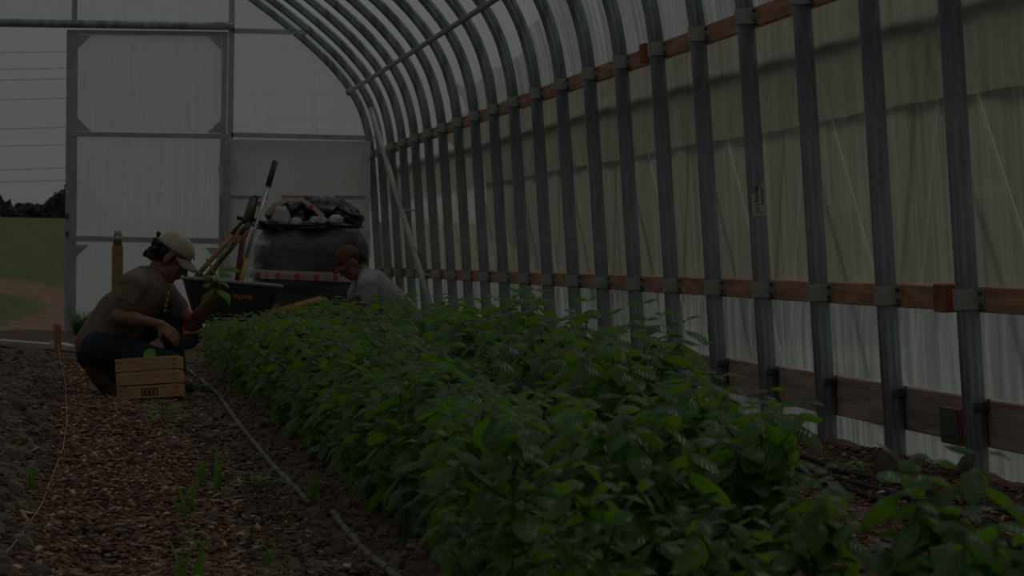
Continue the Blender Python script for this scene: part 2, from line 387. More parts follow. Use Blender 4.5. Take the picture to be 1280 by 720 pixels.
    def remesh(s, name, m, parent, voxel, smooth_it=6, origin=None):
        """melt all pieces into one continuous skin"""
        o = s.build(name+'_raw', m, None, (0, 0, 0)); md = o.modifiers.new('r', 'REMESH'); md.mode = 'VOXEL'; md.voxel_size = voxel
        sm = o.modifiers.new('s', 'SMOOTH'); sm.iterations = smooth_it; sm.factor = .5
        dg = bpy.context.evaluated_depsgraph_get(); me = bpy.data.meshes.new_from_object(o.evaluated_get(dg))
        old = o.data; bpy.data.objects.remove(o); bpy.data.meshes.remove(old); me.name = name
        org = Vector(origin) if origin is not None else ORG[parent.name]
        me.transform(Matrix.Translation(-org)); me.materials.clear()
        return link_mesh(name, me, m, parent, org, True)

def text_obj(body, name, size, M, m, parent, ext=.0006):
    cu = bpy.data.curves.new(name, 'FONT'); cu.body = body; cu.size = size; cu.extrude = ext; cu.align_x = 'CENTER'; cu.align_y = 'CENTER'
    o = bpy.data.objects.new(name, cu); COL.objects.link(o); dg = bpy.context.evaluated_depsgraph_get()
    me = bpy.data.meshes.new_from_object(o.evaluated_get(dg)); bpy.data.objects.remove(o); bpy.data.curves.remove(cu)
    org = ORG[parent.name]; me.transform(Matrix.Translation(-org) @ M); me.materials.clear()
    return link_mesh(name, me, m, parent, org, False)

def copy_tree(o, parent=None, loc=None):
    c = o.copy(); COL.objects.link(c); c.parent = parent
    if loc is not None: c.location = loc
    ORG[c.name] = Vector(c.location) if parent is None else ORG[parent.name]
    for ch in list(KIDS.get(o.name, [])) or list(o.children): copy_tree(ch, c)
    return c
KIDS = {}

# ------------------------------------------------------------------ ground height
def fbm(x, y, sc, oct=4):
    return noise.fractal(Vector((x*sc, y*sc, 3.3)), .8, 2.1, oct)
def bump01(x, a, b):
    t = max(0, min(1, (x-a)/(b-a))); return t*t*(3-2*t)
def gz(x, y):
    if y > 36.6 or y < -1.9 or x > 3.2 or x < -3.6: return 0
    left = 1 - bump01(x, -.42, -.08)
    bed = bump01(x, .5, .85)*(1-bump01(x, 1.8, 2.1))
    far = 1 - bump01(y, 24, 29)
    edge = bump01(x, 2.65, 3.0)
    h = left*far*.07 + bed*far*.03 + edge*.03
    h += fbm(x, y, 1.3)*.012 + fbm(x, y, 6)*(.008 + .022*left*far + .006*bed)
    return h
# ------------------------------------------------------------------ setting: floor and land
def make_floor():
    x0, x1, y0, y1 = -3.4, 3.12, -1.5, 36.5
    xs = np.arange(x0, x1+.001, .05); ys = np.concatenate([np.arange(y0, 8, .25), np.arange(8, 30, .06), np.arange(30, y1+.01, .2)])
    vs = [(x, y, gz(x, y)) for y in ys for x in xs]; n = len(xs)
    fs = [(j*n+i, j*n+i+1, (j+1)*n+i+1, (j+1)*n+i) for j in range(len(ys)-1) for i in range(n-1)]
    m = MB(); m.v = [Vector(v) for v in vs]; m.f = fs
    tag(m.build('floor', FLOOR, smooth=True), 'brown soil and bark mulch ground inside the greenhouse', kind='structure')
make_floor()
def lz(x, y):
    h = -.06 + max(0, y-40)*.0188 + (noise.noise(Vector((x*.02, y*.02, 0)))*.25 if y > 60 else 0)
    if y > 200: h -= (y-200)*.03
    return h
def make_land():
    xs = [-160, -90, -50, -30, -20, -14, -10, -7, -5, -3.5, -2, -1, 0, 1, 2, 3.2, 4.5, 6, 9, 13, 20, 32, 60, 120]; ys = [-40, -15, -2, 10, 20, 30, 36.5, 40, 44, 48, 52, 58, 66, 76, 90, 110, 135, 165, 190, 200, 215, 250, 320, 420]
    n = len(xs); m = MB(); m.v = [Vector((x, y, lz(x, y))) for y in ys for x in xs]
    m.f = [(j*n+i, j*n+i+1, (j+1)*n+i+1, (j+1)*n+i) for j in range(len(ys)-1) for i in range(n-1)]
    tag(m.build('ground_outside', FIELD, smooth=True), 'green field rising beyond the open door with a curving dirt track', kind='structure')
make_land()

# ------------------------------------------------------------------ arch shape
CX = -.2
half = [(3.055, -.15), (2.905, 1.88), (2.865, 2.1), (2.79, 2.33), (2.65, 2.57), (2.42, 2.83), (2.10, 3.11), (1.70, 3.41), (1.1, 3.82), (.45, 4.17), (CX, 4.42)]
def catmull(pts, per=5):
    out = []; n = len(pts)
    for i in range(n-1):
        p0 = Vector(pts[max(i-1, 0)]); p1 = Vector(pts[i]); p2 = Vector(pts[i+1]); p3 = Vector(pts[min(i+2, n-1)])
        if i <= 1: p0 = p1 - (p2-p1)
        k = 1 if i == 0 else per
        for j in range(k):
            t = j/k; out.append(.5*((2*p1) + (p2-p0)*t + (2*p0-5*p1+4*p2-p3)*t*t + (3*p1-p0-3*p2+p3)*t**3))
    out.append(Vector(pts[-1])); return out
right_half = catmull(half, 4)
def mirror(p): return Vector((2*CX-p.x, p.y))
arch = right_half + [mirror(p) for p in reversed(right_half[:-1])]
def offset(path, d):
    out = []
    for i, p in enumerate(path):
        t = (path[min(i+1, len(path)-1)] - path[max(i-1, 0)]).normalized(); out.append(p + Vector((t.y, -t.x))*d)
    return out
RIB_Y0, BAY, NRIB = 11.8, 1.234, 21
YEND = RIB_Y0 + BAY*20     # 36.48
YB = -1.5

# film skins (3 walls of film: roof, upper side, lower side)
film_path = offset(arch, .085)      # outside of ribs and rails
def at_z(z):                        # x of right film at height z
    p, q = half[0], half[1]; return p[0] + (q[0]-p[0])*(z-p[1])/(q[1]-p[1]) + .085
def wall_x(z): return at_z(z)-.085
def skin(name, prof, m, label, y0=YB, y1=YEND+.04, dy=.308, amp=.012):
    ys = np.arange(y0, y1, dy).tolist() + [y1]; n = len(prof); mb = MB()
    for y in ys:
        ph = math.sin(math.pi*(y-RIB_Y0)/BAY)**2
        for i, p in enumerate(prof):
            t = (prof[min(i+1, n-1)] - prof[max(i-1, 0)]).normalized(); nn = Vector((t.y, -t.x)) if prof[0].x > CX else Vector((t.y, -t.x))
            q = p + nn*(-amp*ph*(0 if i in (0, n-1) else 1)); mb.v.append(Vector((q.x, y, q.y)))
    mb.f = [(j*n+i, j*n+i+1, (j+1)*n+i+1, (j+1)*n+i) for j in range(len(ys)-1) for i in range(n-1)]
    return tag(mb.build(name, m, smooth=True), label, kind='structure')
ZR = 1.86; ZM = .62
roofp = [p for p in film_path if p.y >= ZR]; roofp = [Vector((at_z(ZR), ZR))] + roofp + [Vector((2*CX-at_z(ZR), ZR))]
skin('ceiling', roofp, ROOF, 'clear rippled plastic film stretched over the arched roof')
sidep = [Vector((at_z(z), z)) for z in np.linspace(-.12, ZR, 14)]
up = [p for p in sidep if p.y >= ZM-.001]; up = [Vector((at_z(ZM), ZM))] + up
lo = [p for p in sidep if p.y < ZM] + [Vector((at_z(ZM), ZM))]
skin('wall_right', up, SIDE, 'cloudy plastic film side wall between the top and middle timber rails')
skin('wall_right_lower', lo, LOWF, 'clearer creased plastic film below the middle timber rail', amp=.02)
skin('wall_left', [Vector((2*CX-p.x, p.y)) for p in reversed(sidep)], SIDE, 'cloudy plastic film on the left side wall')

# end walls
def poly_wall(name, y, path, m, label, hole=None):
    # vertical strips from base to arch, with an optional door hole
    top = {}
    xs = sorted(set([round(p.x, 4) for p in path] + ([hole[0], hole[1]] if hole else [])))
    def zt(x):
        for a, b in zip(path, path[1:]):
            if min(a.x, b.x)-1e-6 <= x <= max(a.x, b.x)+1e-6 and a.y > .5 and b.y > .5:
                if abs(a.x-b.x) < 1e-6: return max(a.y, b.y)
                return a.y + (b.y-a.y)*(x-a.x)/(b.x-a.x)
        return 1.88 if abs(x-CX) < 3.25 else 0
    mb = MB()
    for a, b in zip(xs, xs[1:]):
        z0 = -.1
        if hole and a >= hole[0]-1e-4 and b <= hole[1]+1e-4: z0 = hole[2]
        za, zb = zt(a), zt(b)
        if max(za, zb) <= z0: continue
        mb.add([(a, y, z0), (b, y, z0), (b, y, max(zb, z0+.001)), (a, y, max(za, z0+.001))], [(0, 1, 2, 3)])
    return tag(mb.build(name, m), label, kind='structure')
DTOP = 3.13
fp = [p for p in film_path if p.y > 1.87]; fp = [Vector((at_z(1.87)-.0, 1.87))] + fp + [Vector((2*CX-at_z(1.87), 1.87))]
poly_wall('wall_back', YEND+.04, fp, ENDF, 'translucent film end wall around the doorway', hole=(-1.87, 1.45, DTOP))
poly_wall('wall_front', YB, fp, ENDF, 'translucent film end wall behind the viewer')

# end wall framing, all square tube
def E(px, py, dy=0): return P(px, py, YEND-dy)
def frame_bar(mb, a, b, w=.055, d=.05, dy=.05):
    A = E(*a, dy); B = E(*b, dy); dd = (B-A).normalized(); side = Vector((0, 1, 0)).cross(dd)
    mb.bar(A, B, w, d, up=(0, 1, 0))
def gusset(mb, c, sx, sz, L=.16, dy=.085):
    p = E(*c, dy); mb.add([p, p+Vector((sx*L, 0, 0)), p+Vector((0, 0, sz*L)), p+Vector((0, -.006, 0)), p+Vector((sx*L, -.006, 0)), p+Vector((0, -.006, sz*L))],
        [(0, 1, 2), (5, 4, 3), (0, 3, 4, 1), (1, 4, 5, 2), (2, 5, 3, 0)])
lz0 = E(88, 412).z
door = empty('door_1', (.6, YEND-.05, 0)); tag(door, 'closed right-hand door leaf of twin-wall plastic in a galvanised frame', 'door'); door['kind'] = 'structure'
for nm, a_, b_, w_, dy_ in (('jamb', (87, 38), (84, 412), .058, .05), ('stile', (94, 38), (91, 412), .058, .053), ('rail', (84, 40), (285, 42.5), .045, .057), ('rail', (88, 167.5), (284, 170.5), .05, .061),
                    ('rail', (86, 298), (284, 302), .055, .059), ('stile', (281.5, 40), (279.5, 172), .055, .05), ('stile', (279, 172), (275, 414), .055, .05), ('rail', (84, 411), (280, 414), .05, .055)):
    m = MB(); frame_bar(m, a_, b_, w_, .05, dy_); m.build(nm, ALU, door)
for c, sx, sz in (((97, 44), 1, -1), ((277, 46), -1, -1), ((96.5, 164), 1, 1), ((276, 166.5), -1, 1), ((94, 306), 1, -1), ((273, 310), -1, -1)):
    m = MB(); gusset(m, c, sx, sz, L=.14); m.build('gusset', ALU, door)
for a, b, nm in (((95, 42), (280, 166), 'upper_panel'), ((93, 170), (278, 298), 'middle_panel'), ((92, 302), (277, 412), 'lower_panel')):
    A = E(*a, .03); B = E(*b, .03); MB().box(((A.x+B.x)/2, YEND-.025, (A.z+B.z)/2), (B.x-A.x, .008, A.z-B.z)).build(nm, PCARB, door)
for yy in (270, 292): MB().box(E(84, yy, .09), (.03, .03, .05)).build('hinge', BOLT, door)
def trim(name, bars, label, m_=ALU, w=.055):
    mb = MB()
    for a, b in bars: frame_bar(mb, a, b, w)
    return tag(mb.build(name, m_), label, kind='structure')
trim('trim_1', [((290.5, -40), (287.5, 176))], 'galvanised end wall upright right of the door leaf', w=.06)
trim('trim_2', [((94, -40), (93, 34))], 'short galvanised upright above the left door post')
trim('trim_3', [((291, 38.5), (384, 40.5))], 'galvanised crosspiece high on the end wall', w=.05)
trim('trim_4', [((289, 168.5), (468, 173))], 'galvanised crosspiece above the housewrap sheet', w=.05)
trim('trim_5', [((287, 176), (284, 414))], 'end wall upright behind the housewrap edge')
m = MB(); A = E(-170, 26, .12); B = E(291, 33, .12)
m.cyl(A, B, .042, 18); tag(m.build('trim_6', GALV, smooth=True), 'round galvanised header pipe over the doorway', kind='structure')

# ------------------------------------------------------------------ ribs (full arches)
oval = []
for i in range(28):
    a = 2*math.pi*i/28; ca, sa = math.cos(a), math.sin(a)
    k = 1 - (.10 if i in (11, 14, 17, 3, 25) else 0)
    e_ = .75
    oval.append((math.copysign(abs(ca)**e_, ca)*.029*k, math.copysign(abs(sa)**e_, sa)*.040*k))
def make_rib():
    r = empty('arch_rib', (0, 0, 0))
    path = [Vector((p.x, 0, p.y)) for p in arch]
    path[0] = Vector((wall_x(-.25), 0, -.25)); path[-1] = Vector((2*CX-wall_x(-.25), 0, -.25))
    mb = MB()
    # sweep in XZ; profile x-axis = Y direction, profile y-axis = in-plane normal
    n = len(oval)
    for i, p in enumerate(path):
        d = (path[min(i+1, len(path)-1)] - path[max(i-1, 0)]).normalized(); yv = Vector((0, 1, 0)); nv = yv.cross(d).normalized()
        mb.v += [p + yv*a + nv*b for a, b in oval]
    mb.f = [(i*n+j, i*n+(j+1) % n, (i+1)*n+(j+1) % n, (i+1)*n+j) for i in range(len(path)-1) for j in range(n)]
    mb.build('pipe', GALV, r)
    tilt = math.atan2(half[0][0]-half[1][0], half[1][1]-half[0][1])
    Rt = Euler((0, -tilt, 0)).to_matrix()
    for z, nm in ((1.86, 'rail_strap'), (.64, 'rail_strap')):
        x = wall_x(z); s = MB(); C0 = Vector((x, 0, z))
        def q(a, b, c): return C0 + Rt @ Vector((a, b, c))
        H = .07
        s.box(q(-.040, 0, 0), (.006, .068, H), Rt); s.box(q(0, -.033, 0), (.080, .005, H), Rt); s.box(q(0, .033, 0), (.080, .005, H), Rt)
        s.box(q(.037, -.058, 0), (.005, .05, H), Rt); s.box(q(.037, .058, 0), (.005, .05, H), Rt)
        so_ = s.build(nm, GALV2, r)
        for yy in (-.066, .066):
            for zz in (-.022, .022): MB().cyl(q(.034, yy, zz), q(.020, yy, zz), .009, 8).build('bolt', BOLT, so_)
    x = wall_x(.27); s = MB(); C1 = Vector((x, 0, .27)); 
    def q(a, b, c): return C1 + Rt @ Vector((a, b, c))
    s.box(q(.022, -.044, 0), (.062, .006, .030), Rt, .003); s.box(q(.046, -.03, 0), (.006, .03, .05), Rt); s.cyl(q(.002, -.044, 0), q(.002, -.060, 0), .010, 10); s.cyl(q(.036, -.044, 0), q(.036, -.056, 0), .008, 10); s.box(q(.036, -.05, .012), (.03, .006, .010), Rt)
    s.build('foot_clamp', BOLT, r)
    return r
rib = make_rib()
ordn = ['first', 'second', 'third', 'fourth', 'fifth', 'sixth', 'seventh', 'eighth', 'ninth', 'tenth', 'eleventh', 'twelfth', 'thirteenth', 'fourteenth', 'fifteenth', 'sixteenth', 'seventeenth', 'eighteenth', 'nineteenth', 'twentieth']
RG = 'galvanised arch ribs down the tunnel'
def pure_copy(src):
    def rec(o, par):
        c = o.copy(); COL.objects.link(c); c.parent = par
        if par is None: ORG[c.name] = Vector(o.location)
        else: ORG[c.name] = ORG[par.name]
        for k in o.children: rec(k, c)
        return c
    return rec(src, None)
ribs = []
for i in range(0, NRIB):
    o = rib if i == 0 else pure_copy(rib)
    o.location = (0, RIB_Y0 + BAY*i - (.05 if i == 20 else 0), 0); ORG[o.name] = Vector(o.location)
    o['category'] = 'greenhouse rib'; o['group'] = RG
    if i == 0: lab = 'nearest galvanised steel rib post, at the right edge of the picture'
    elif i == 3: lab = 'galvanised rib post with a pale lettered sticker, fourth from the right'
    elif i == 20: lab = 'last galvanised rib, curving against the end wall'
    elif i < 10: lab = f'galvanised steel rib on the right wall, {ordn[i]} post from the right edge'
    else: lab = f'galvanised steel rib curving up far down the wall, {ordn[20-i]} before the end wall rib'
    o['label'] = lab; ribs.append(o)
# ribs over and behind the viewer carry the roof between Y=-1 and the first rib in view
for i in range(1, 3):
    o = pure_copy(rib); o.location = (0, RIB_Y0 - BAY*i, 0)
    o['label'] = ['', 'galvanised steel rib just beyond the right edge of the picture', 'galvanised steel rib nearest the viewer, outside the picture'][i]; o['category'] = 'greenhouse rib'; o['group'] = 'galvanised ribs on the near side outside the picture'

# sticker on the fourth rib
s3 = ribs[3]; y3 = RIB_Y0+3*BAY
pa, pb = P(953, 225, y3-.03), P(957, 271, y3-.03)
tilt = math.atan2(half[0][0]-half[1][0], half[1][1]-half[0][1])
def place_on_rib(z): return Vector((wall_x(z), y3-.030, z))
mb = MB(); zt_, zb_ = pa.z-.002, pb.z
for zz0, zz1, xa0, xa1 in ((zb_, zb_+.165, -.030, .030), ):
    a = place_on_rib(zz0); b = place_on_rib(zz1)
    mb.add([a+Vector((-.028, 0, 0)), a+Vector((.030, 0, .006)), b+Vector((.034, 0, .0)), b+Vector((.024, 0, -.015)), b+Vector((.004, 0, -.05)), b+Vector((-.026, 0, -.07))], [(0, 1, 2, 3, 4, 5)])
st = mb.build('sticker', STICK, s3)
st['label'] = 'pale torn sticker with dark lettering'
def along(z, dx, yoff=-.0318): return Vector((wall_x(z)+dx, y3+yoff, z))
Mt = Matrix.Translation(along(zb_+.075, -.003)) @ (Matrix.Rotation(-tilt, 4, 'Y') @ Matrix.Rotation(R(90), 4, 'X') @ Matrix.Rotation(R(-90), 4, 'Z'))
text_obj('rowing LLC', 'sticker_lettering', .026, Mt, INK, st, .0004)
Mt = Matrix.Translation(along(zb_+.095, .021)) @ (Matrix.Rotation(-tilt, 4, 'Y') @ Matrix.Rotation(R(90), 4, 'X') @ Matrix.Rotation(R(-90), 4, 'Z'))
text_obj('ookerville', 'sticker_lettering', .020, Mt, INK, st, .0004)

# ------------------------------------------------------------------ timber rails
def rail_boards(z, h, th, off, m_, rowname, lab, y_start, blen, splice=0):
    i = 0; y = y_start
    tl = Euler((0, -tilt, 0)).to_matrix()
    while y < YEND-.2:
        y2 = min(y+blen, YEND-.12)
        if y2-y < .6: y2 = YEND-.12
        mb = MB(); x = wall_x(z)+off
        mb.box((x, (y+y2)/2, z), (th, y2-y-.006, h), tl, .004)
        o = mb.build('timber_rail', m_, origin=(x, y, z))
        where = 'at the near right edge' if i == 0 else (f'{ordn[i]} length from the near end')
        tag(o, f'{lab}, {where}', 'timber rail', rowname); i += 1; y += blen
rail_boards(1.86, .088, .038, .060, WOOD, 'top timber rail boards', 'reddish timber board of the top side rail', 9.4, 4.936)
rail_boards(.64, .088, .038, .060, WOOD, 'middle timber rail boards', 'reddish timber board of the middle side rail', 7.95, 4.936)
rail_boards(.215, .165, .038, .062, WOODL, 'base board lengths', 'wide weathered base board behind the rib feet', 8.7, 4.936)
c = P(1189, 377, RIB_Y0+.36)
tag(MB().box((wall_x(.64)+.02, RIB_Y0+.40, .64), (.045, .17, .10), Euler((0, -tilt, 0)), .004).build('timber_block', WOODD, origin=(wall_x(.64)+.02, RIB_Y0+.4, .64)), 'red-brown timber splice block on the middle rail near the right edge', 'timber block')
tag(MB().box((wall_x(1.86)+.015, RIB_Y0+5*BAY+.45, 1.865), (.05, .14, .10), Euler((0, -tilt, 0)), .004).build('timber_block', WOODD, origin=(wall_x(1.86)+.02, RIB_Y0+5*BAY+.45, 1.86)), 'red-brown timber splice block on the top rail', 'timber block')
t = empty('timber_block', (wall_x(.2)+.02, RIB_Y0+.34, .2), 'dark stained timber block with a metal plate on the base board', 'timber block')
MB().box((wall_x(.2)+.02, RIB_Y0+.34, .19), (.05, .26, .13), Euler((0, -tilt, 0)), .004).build('block', WOODD, t)
pm = MB(); pm.box((wall_x(.2)+.02-.028, RIB_Y0+.34, .19), (.004, .25, .125), Euler((0, -tilt, 0)))
pl = pm.build('plate', PLATE, t)
for dy_ in (-.09, -.03, .03):
    for dz_ in (-.035, .035):
        b_ = Vector((wall_x(.2)+.02-.030, RIB_Y0+.34+dy_, .19+dz_)); MB().cyl(b_, b_+Vector((-.004, 0, 0)), .006, 8).build('screw', BOLT, pl)

# timber upright near the far corner
a = P(487, 186, 34.3); b = P(498, 420, 34.3)
tag(MB().bar((a.x+.03, 34.3, a.z), (b.x+.03, 34.3, 0), .04, .09, up=(0, 1, 0)).build('timber_upright', WOOD, origin=(b.x, 34.3, 0)), 'reddish timber upright between the ribs near the far corner', 'timber upright')

# purlin with clamps, diagonal brace
pu = empty('purlin_pipe', (2.66, YEND, 2.48), 'horizontal galvanised purlin pipe clamped under the roof ribs', 'pipe')
m = MB(); A = P(444, 113, YEND-.3); Bq = P(612, 0, RIB_Y0+5.0*BAY)
pux, puz = 2.70, 2.495
m.cyl((pux-.03, YB+.3, puz), (pux-.03, YEND-.1, puz), .021, 12); m.build('pipe', GALV, pu, smooth=True)
for i in range(NRIB-1):
    y = RIB_Y0+i*BAY; MB().box((pux-.012, y, puz+.012), (.075, .05, .055), Euler((0, R(35), 0)), .006).build('clamp', GALV2, pu)
m = MB(); m.cyl((pux-.03, YEND-.12, puz), (pux-.03, YEND-.07, puz), .042, 12); m.build('end_collar', GALV2, pu, smooth=True)
a = P(456, 112, 35.8); b = P(541, 392, 30.2)
br = empty('diagonal_brace', (b.x, b.y, 0), 'bare diagonal brace pipe crossing the far right corner', 'brace pipe')
b2 = b + (b-a).normalized()*.25
MB().cyl(a, b2, .026, 14).build('pipe', GALV2, br, smooth=True)
for t_ in (.3, .58, .85):
    m = MB(); p = a.lerp(b, t_); m.box(p, (.10, .03, .025)); m.cyl(p+Vector((-.02, -.03, 0)), p+Vector((.15, -.03, 0)), .008, 8); m.build('pipe_clamp', GALV2, br)

# outside the side wall: rolled curtain, curtain flap and zigzag strap
m = MB(); xr = at_z(1.67)+.055
m.tube([(xr+.003*math.sin(y*1.7), y, 1.675-.004*math.sin(math.pi*(y-RIB_Y0)/BAY)**2) for y in np.arange(2, YEND+.3, .3)], .030, 10)
tag(m.build('roll_up_pipe', ROLLM, smooth=True), 'dirty rolled curtain pipe running outside the side film under the top rail', 'curtain pipe')
prof = [Vector((at_z(z)+.035, z)) for z in (1.36, 1.4, 1.5, 1.65)]
m = MB(); ys = list(np.arange(2, YEND+.2, .2)); n = 4
for y in ys:
    for i, p in enumerate(prof): m.v.append(Vector((p.x+.012*math.sin(y*9+i)+(0 if i else .01), y, p.y-(.005*math.sin(y*1.3) if i < 2 else 0))))
m.f = [(j*n+i, j*n+i+1, (j+1)*n+i+1, (j+1)*n+i) for j in range(len(ys)-1) for i in range(n-1)]
tag(m.build('side_curtain', CURT, smooth=True), 'darker plastic curtain flap hanging outside the side film below the roll', 'curtain')
m = MB(); xs_ = lambda z: at_z(z)+.11
Ts = [RIB_Y0-2.2+k*2*BAY+.55 for k in range(0, 12)]
for k, y in enumerate(Ts):
    if y > YEND-1: break
    T1 = Vector((xs_(1.72), y, 1.72)); B1 = Vector((xs_(.2), y+.95, .2)); T2 = Vector((xs_(1.72), y+2*BAY, 1.72))
    m.bar(T1, B1, .034, .004, up=(1, 0, 0)); m.bar(B1, T2, .034, .004, up=(1, 0, 0))
tag(m.build('zigzag_strap', STRAP), 'webbing strap laced in zigzags outside the side film', 'strap')

# ------------------------------------------------------------------ foliage
def leaf_into(V, F, U, base, yaw, pitch, L, W, droop, rollv=0, cup=.32, nx=4, ny=7, ruf=0):
    base = Vector(base); d = Vector((math.cos(yaw), math.sin(yaw), 0)); lat0 = Vector((-math.sin(yaw), math.cos(yaw), 0))
    p = base.copy(); n0 = len(V); ang = pitch; dt = 1/ny
    for j in range(ny+1):
        t = j/ny; ang = pitch - droop*t**1.3
        fw = d*math.cos(ang) + Vector((0, 0, math.sin(ang))); nrm = Vector((0, 0, 1))*math.cos(ang) - d*math.sin(ang)
        lat = lat0*math.cos(rollv) + nrm*math.sin(rollv); nn = nrm*math.cos(rollv) - lat0*math.sin(rollv)
        tt = max(0, (t-.12)/.88)
        w = W*.5*(.05 + 2.35*tt**.62*(1-tt)**.82) if t < .999 else W*.01
        for i in range(nx+1):
            u = i/nx*2-1
            puck = ruf*math.sin(j*2.1+abs(u)*3)*(1-abs(u))*w
            V.append(p + lat*(u*w) - nn*(cup*w*abs(u)**1.7) + nn*puck); U.append((i/nx, t))
        p = p + fw*(L*dt)
    m = nx+1
    for j in range(ny):
        for i in range(nx): a = n0+j*m+i; F.append((a, a+1, a+m+1, a+m))
def basil_proto(seed, H=.5, rad=.2, big=1.0, full=True):
    rr = random.Random(seed); V = []; F = []; U = []; st = MB()
    lean = Vector((rr.uniform(-.06, .06), rr.uniform(-.06, .06), 0))
    def pos(t): return Vector((lean.x*t*t, lean.y*t*t, H*t))
    st.tube([pos(k/8)-Vector((0, 0, .04 if k == 0 else 0)) for k in range(9)], 1, 6, radii=[.0065-.004*k/8 for k in range(9)])
    yaw = rr.uniform(0, 6.28); nn = 8
    def cluster(p, size, up_, pairs, yaw0, dirv):
        """growing tip: pairs of leaves getting smaller"""
        q = p.copy(); yw = yaw0
        for k in range(pairs):
            L = size*(1-.24*k)
            for s_ in (0, math.pi):
                pt = R(-16)+R(22)*k+rr.uniform(-.35, .2)
                leaf_into(V, F, U, q, yw+s_+rr.uniform(-.25, .25), pt, L*rr.uniform(.85, 1.15), L*.58*rr.uniform(.9, 1.15), rr.uniform(.6, 1.5), rr.uniform(-.35, .35), rr.uniform(.2, .5), ruf=.06)
            yw += math.pi/2+rr.uniform(-.2, .2); q = q + dirv*(.030-.006*k)*up_
        return q
    for k in range(nn):
        t = .12 + .80*k/(nn-1); p = pos(t); yaw += math.pi/2+rr.uniform(-.25, .25)
        L = (.105 if k < nn-3 else .095)*big*rr.uniform(.85, 1.15)
        for s_ in (0, math.pi):
            y_ = yaw+s_+rr.uniform(-.2, .2)
            if k > 0 or rr.random() < .4:
                leaf_into(V, F, U, p, y_, R(-8)+rr.uniform(-.45, .3), L, L*.55, rr.uniform(.8, 1.6), rr.uniform(-.3, .3), rr.uniform(.2, .5), ruf=.06)
            if k < nn-1 and full:      # side shoot
                reach = rad*(1.05 - .55*abs(t-.45))*rr.uniform(.55, 1.1)*(1 if k > 0 else .6)
                out = Vector((math.cos(y_), math.sin(y_), 0)); rise = .03+.06*rr.random()+.03*t
                mid = p + out*reach*.55 + Vector((0, 0, rise*.45)); tip = p + out*reach + Vector((0, 0, rise))
                st.tube([p, mid, tip], 1, 5, radii=[.0032, .0026, .0018])
                dv = (out*.45+Vector((0, 0, 1))).normalized()
                leaf_into(V, F, U, mid, y_+R(75), R(-12)+rr.uniform(-.4, .3), .080*big, .050*big, 1.2, rr.uniform(-.3, .3), .35, ruf=.06)
                leaf_into(V, F, U, mid, y_-R(75), R(-12)+rr.uniform(-.4, .3), .080*big, .050*big, 1.2, rr.uniform(-.3, .3), .35, ruf=.06)
                cluster(tip, .092*big*rr.uniform(.8, 1.2), 1, 3, y_+rr.uniform(-.4, .4), dv)
    cluster(pos(.97), .095*big, 1.1, 3, yaw+math.pi/2, Vector((0, 0, 1)))
    return (V, F, U, st)
TOP = {}
def make_basil(seed, **kw):
    V, F, U, st = basil_proto(seed, **kw)
    r = empty('basil_plant', (0, 0, 0))
    s_ = st.build('stem', STEM, r, smooth=True)
    mb = MB(); mb.v = V; mb.f = F; mb.build('foliage', LEAF, r, smooth=True, uv=U)
    TOP[seed] = sorted(v.z for v in V)[int(len(V)*.985)]; r['seed'] = seed
    return r
protos = [make_basil(100+i, H=.46, rad=.135) for i in range(7)]
openp = [make_basil(200+i, H=.46, rad=.12, big=1.35) for i in range(3)]
used = set()
def put(proto, x, y, h, yaw, label, group=None, wide=1.0):
    if proto.name in used: o = pure_copy(proto)
    else: o = proto; used.add(proto.name)
    o.location = (x, y, gz(x, y)); k = h/TOP[o['seed']]; o.scale = (k*wide, k*wide, k); o.rotation_euler = (rnd.uniform(-.06, .06), rnd.uniform(-.06, .06), yaw)
    ORG[o.name] = Vector(o.location)
    o['label'] = label; o['category'] = 'basil plant'
    if group: o['group'] = group
    elif 'group' in o: del o['group']
    return o
heroes = [
    (0, 818, 492, 6.55, .1, 'tall basil plant with a bare pale stem at bottom centre right', .9),
    (1, 945, 502, 7.1, 1.2, 'basil plant standing apart in front of the rib feet, its tip before the base board', .95),
    (2, 1180, 566, 4.95, 2.2, 'basil plant with the highest leaves at the lower right, in front of the nearest rib', .8),
    (0, 1235, 636, 4.45, 4.0, 'out of focus basil plant filling the bottom right corner', .9),
    (1, 1008, 594, 5.7, 3.0, 'basil plant with drooping leaves in front of the black drip lines', .8),
]
for k, px, py, Y, yw, lab, wd in heroes:
    p = P(px, py, Y); put(openp[k], p.x, Y, p.z+.0-gz(p.x, Y), yw, lab, None, wd)
for px, py, Y, lab in ((640, 492, 6.3, 'bushy basil plant at the near left end of the bed'), (760, 585, 5.6, 'basil plant low in the bottom centre of the bed, before the tall bare stem'),
                       (905, 632, 5.2, 'blurred basil plant at the bottom edge, right of centre'), (700, 640, 5.9, 'basil plant at the bottom edge left of the tall bare stem')):
    p = P(px, py, Y); put(protos[rnd.randrange(7)], p.x, Y, p.z-gz(p.x, Y), rnd.uniform(0, 6), lab, None, .9)
def hgt(y):
    if y < 7: return .47
    if y < 10: return .47 + .10*(y-7)/3
    if y < 13: return .57
    return .57 - .20*(y-13)/11
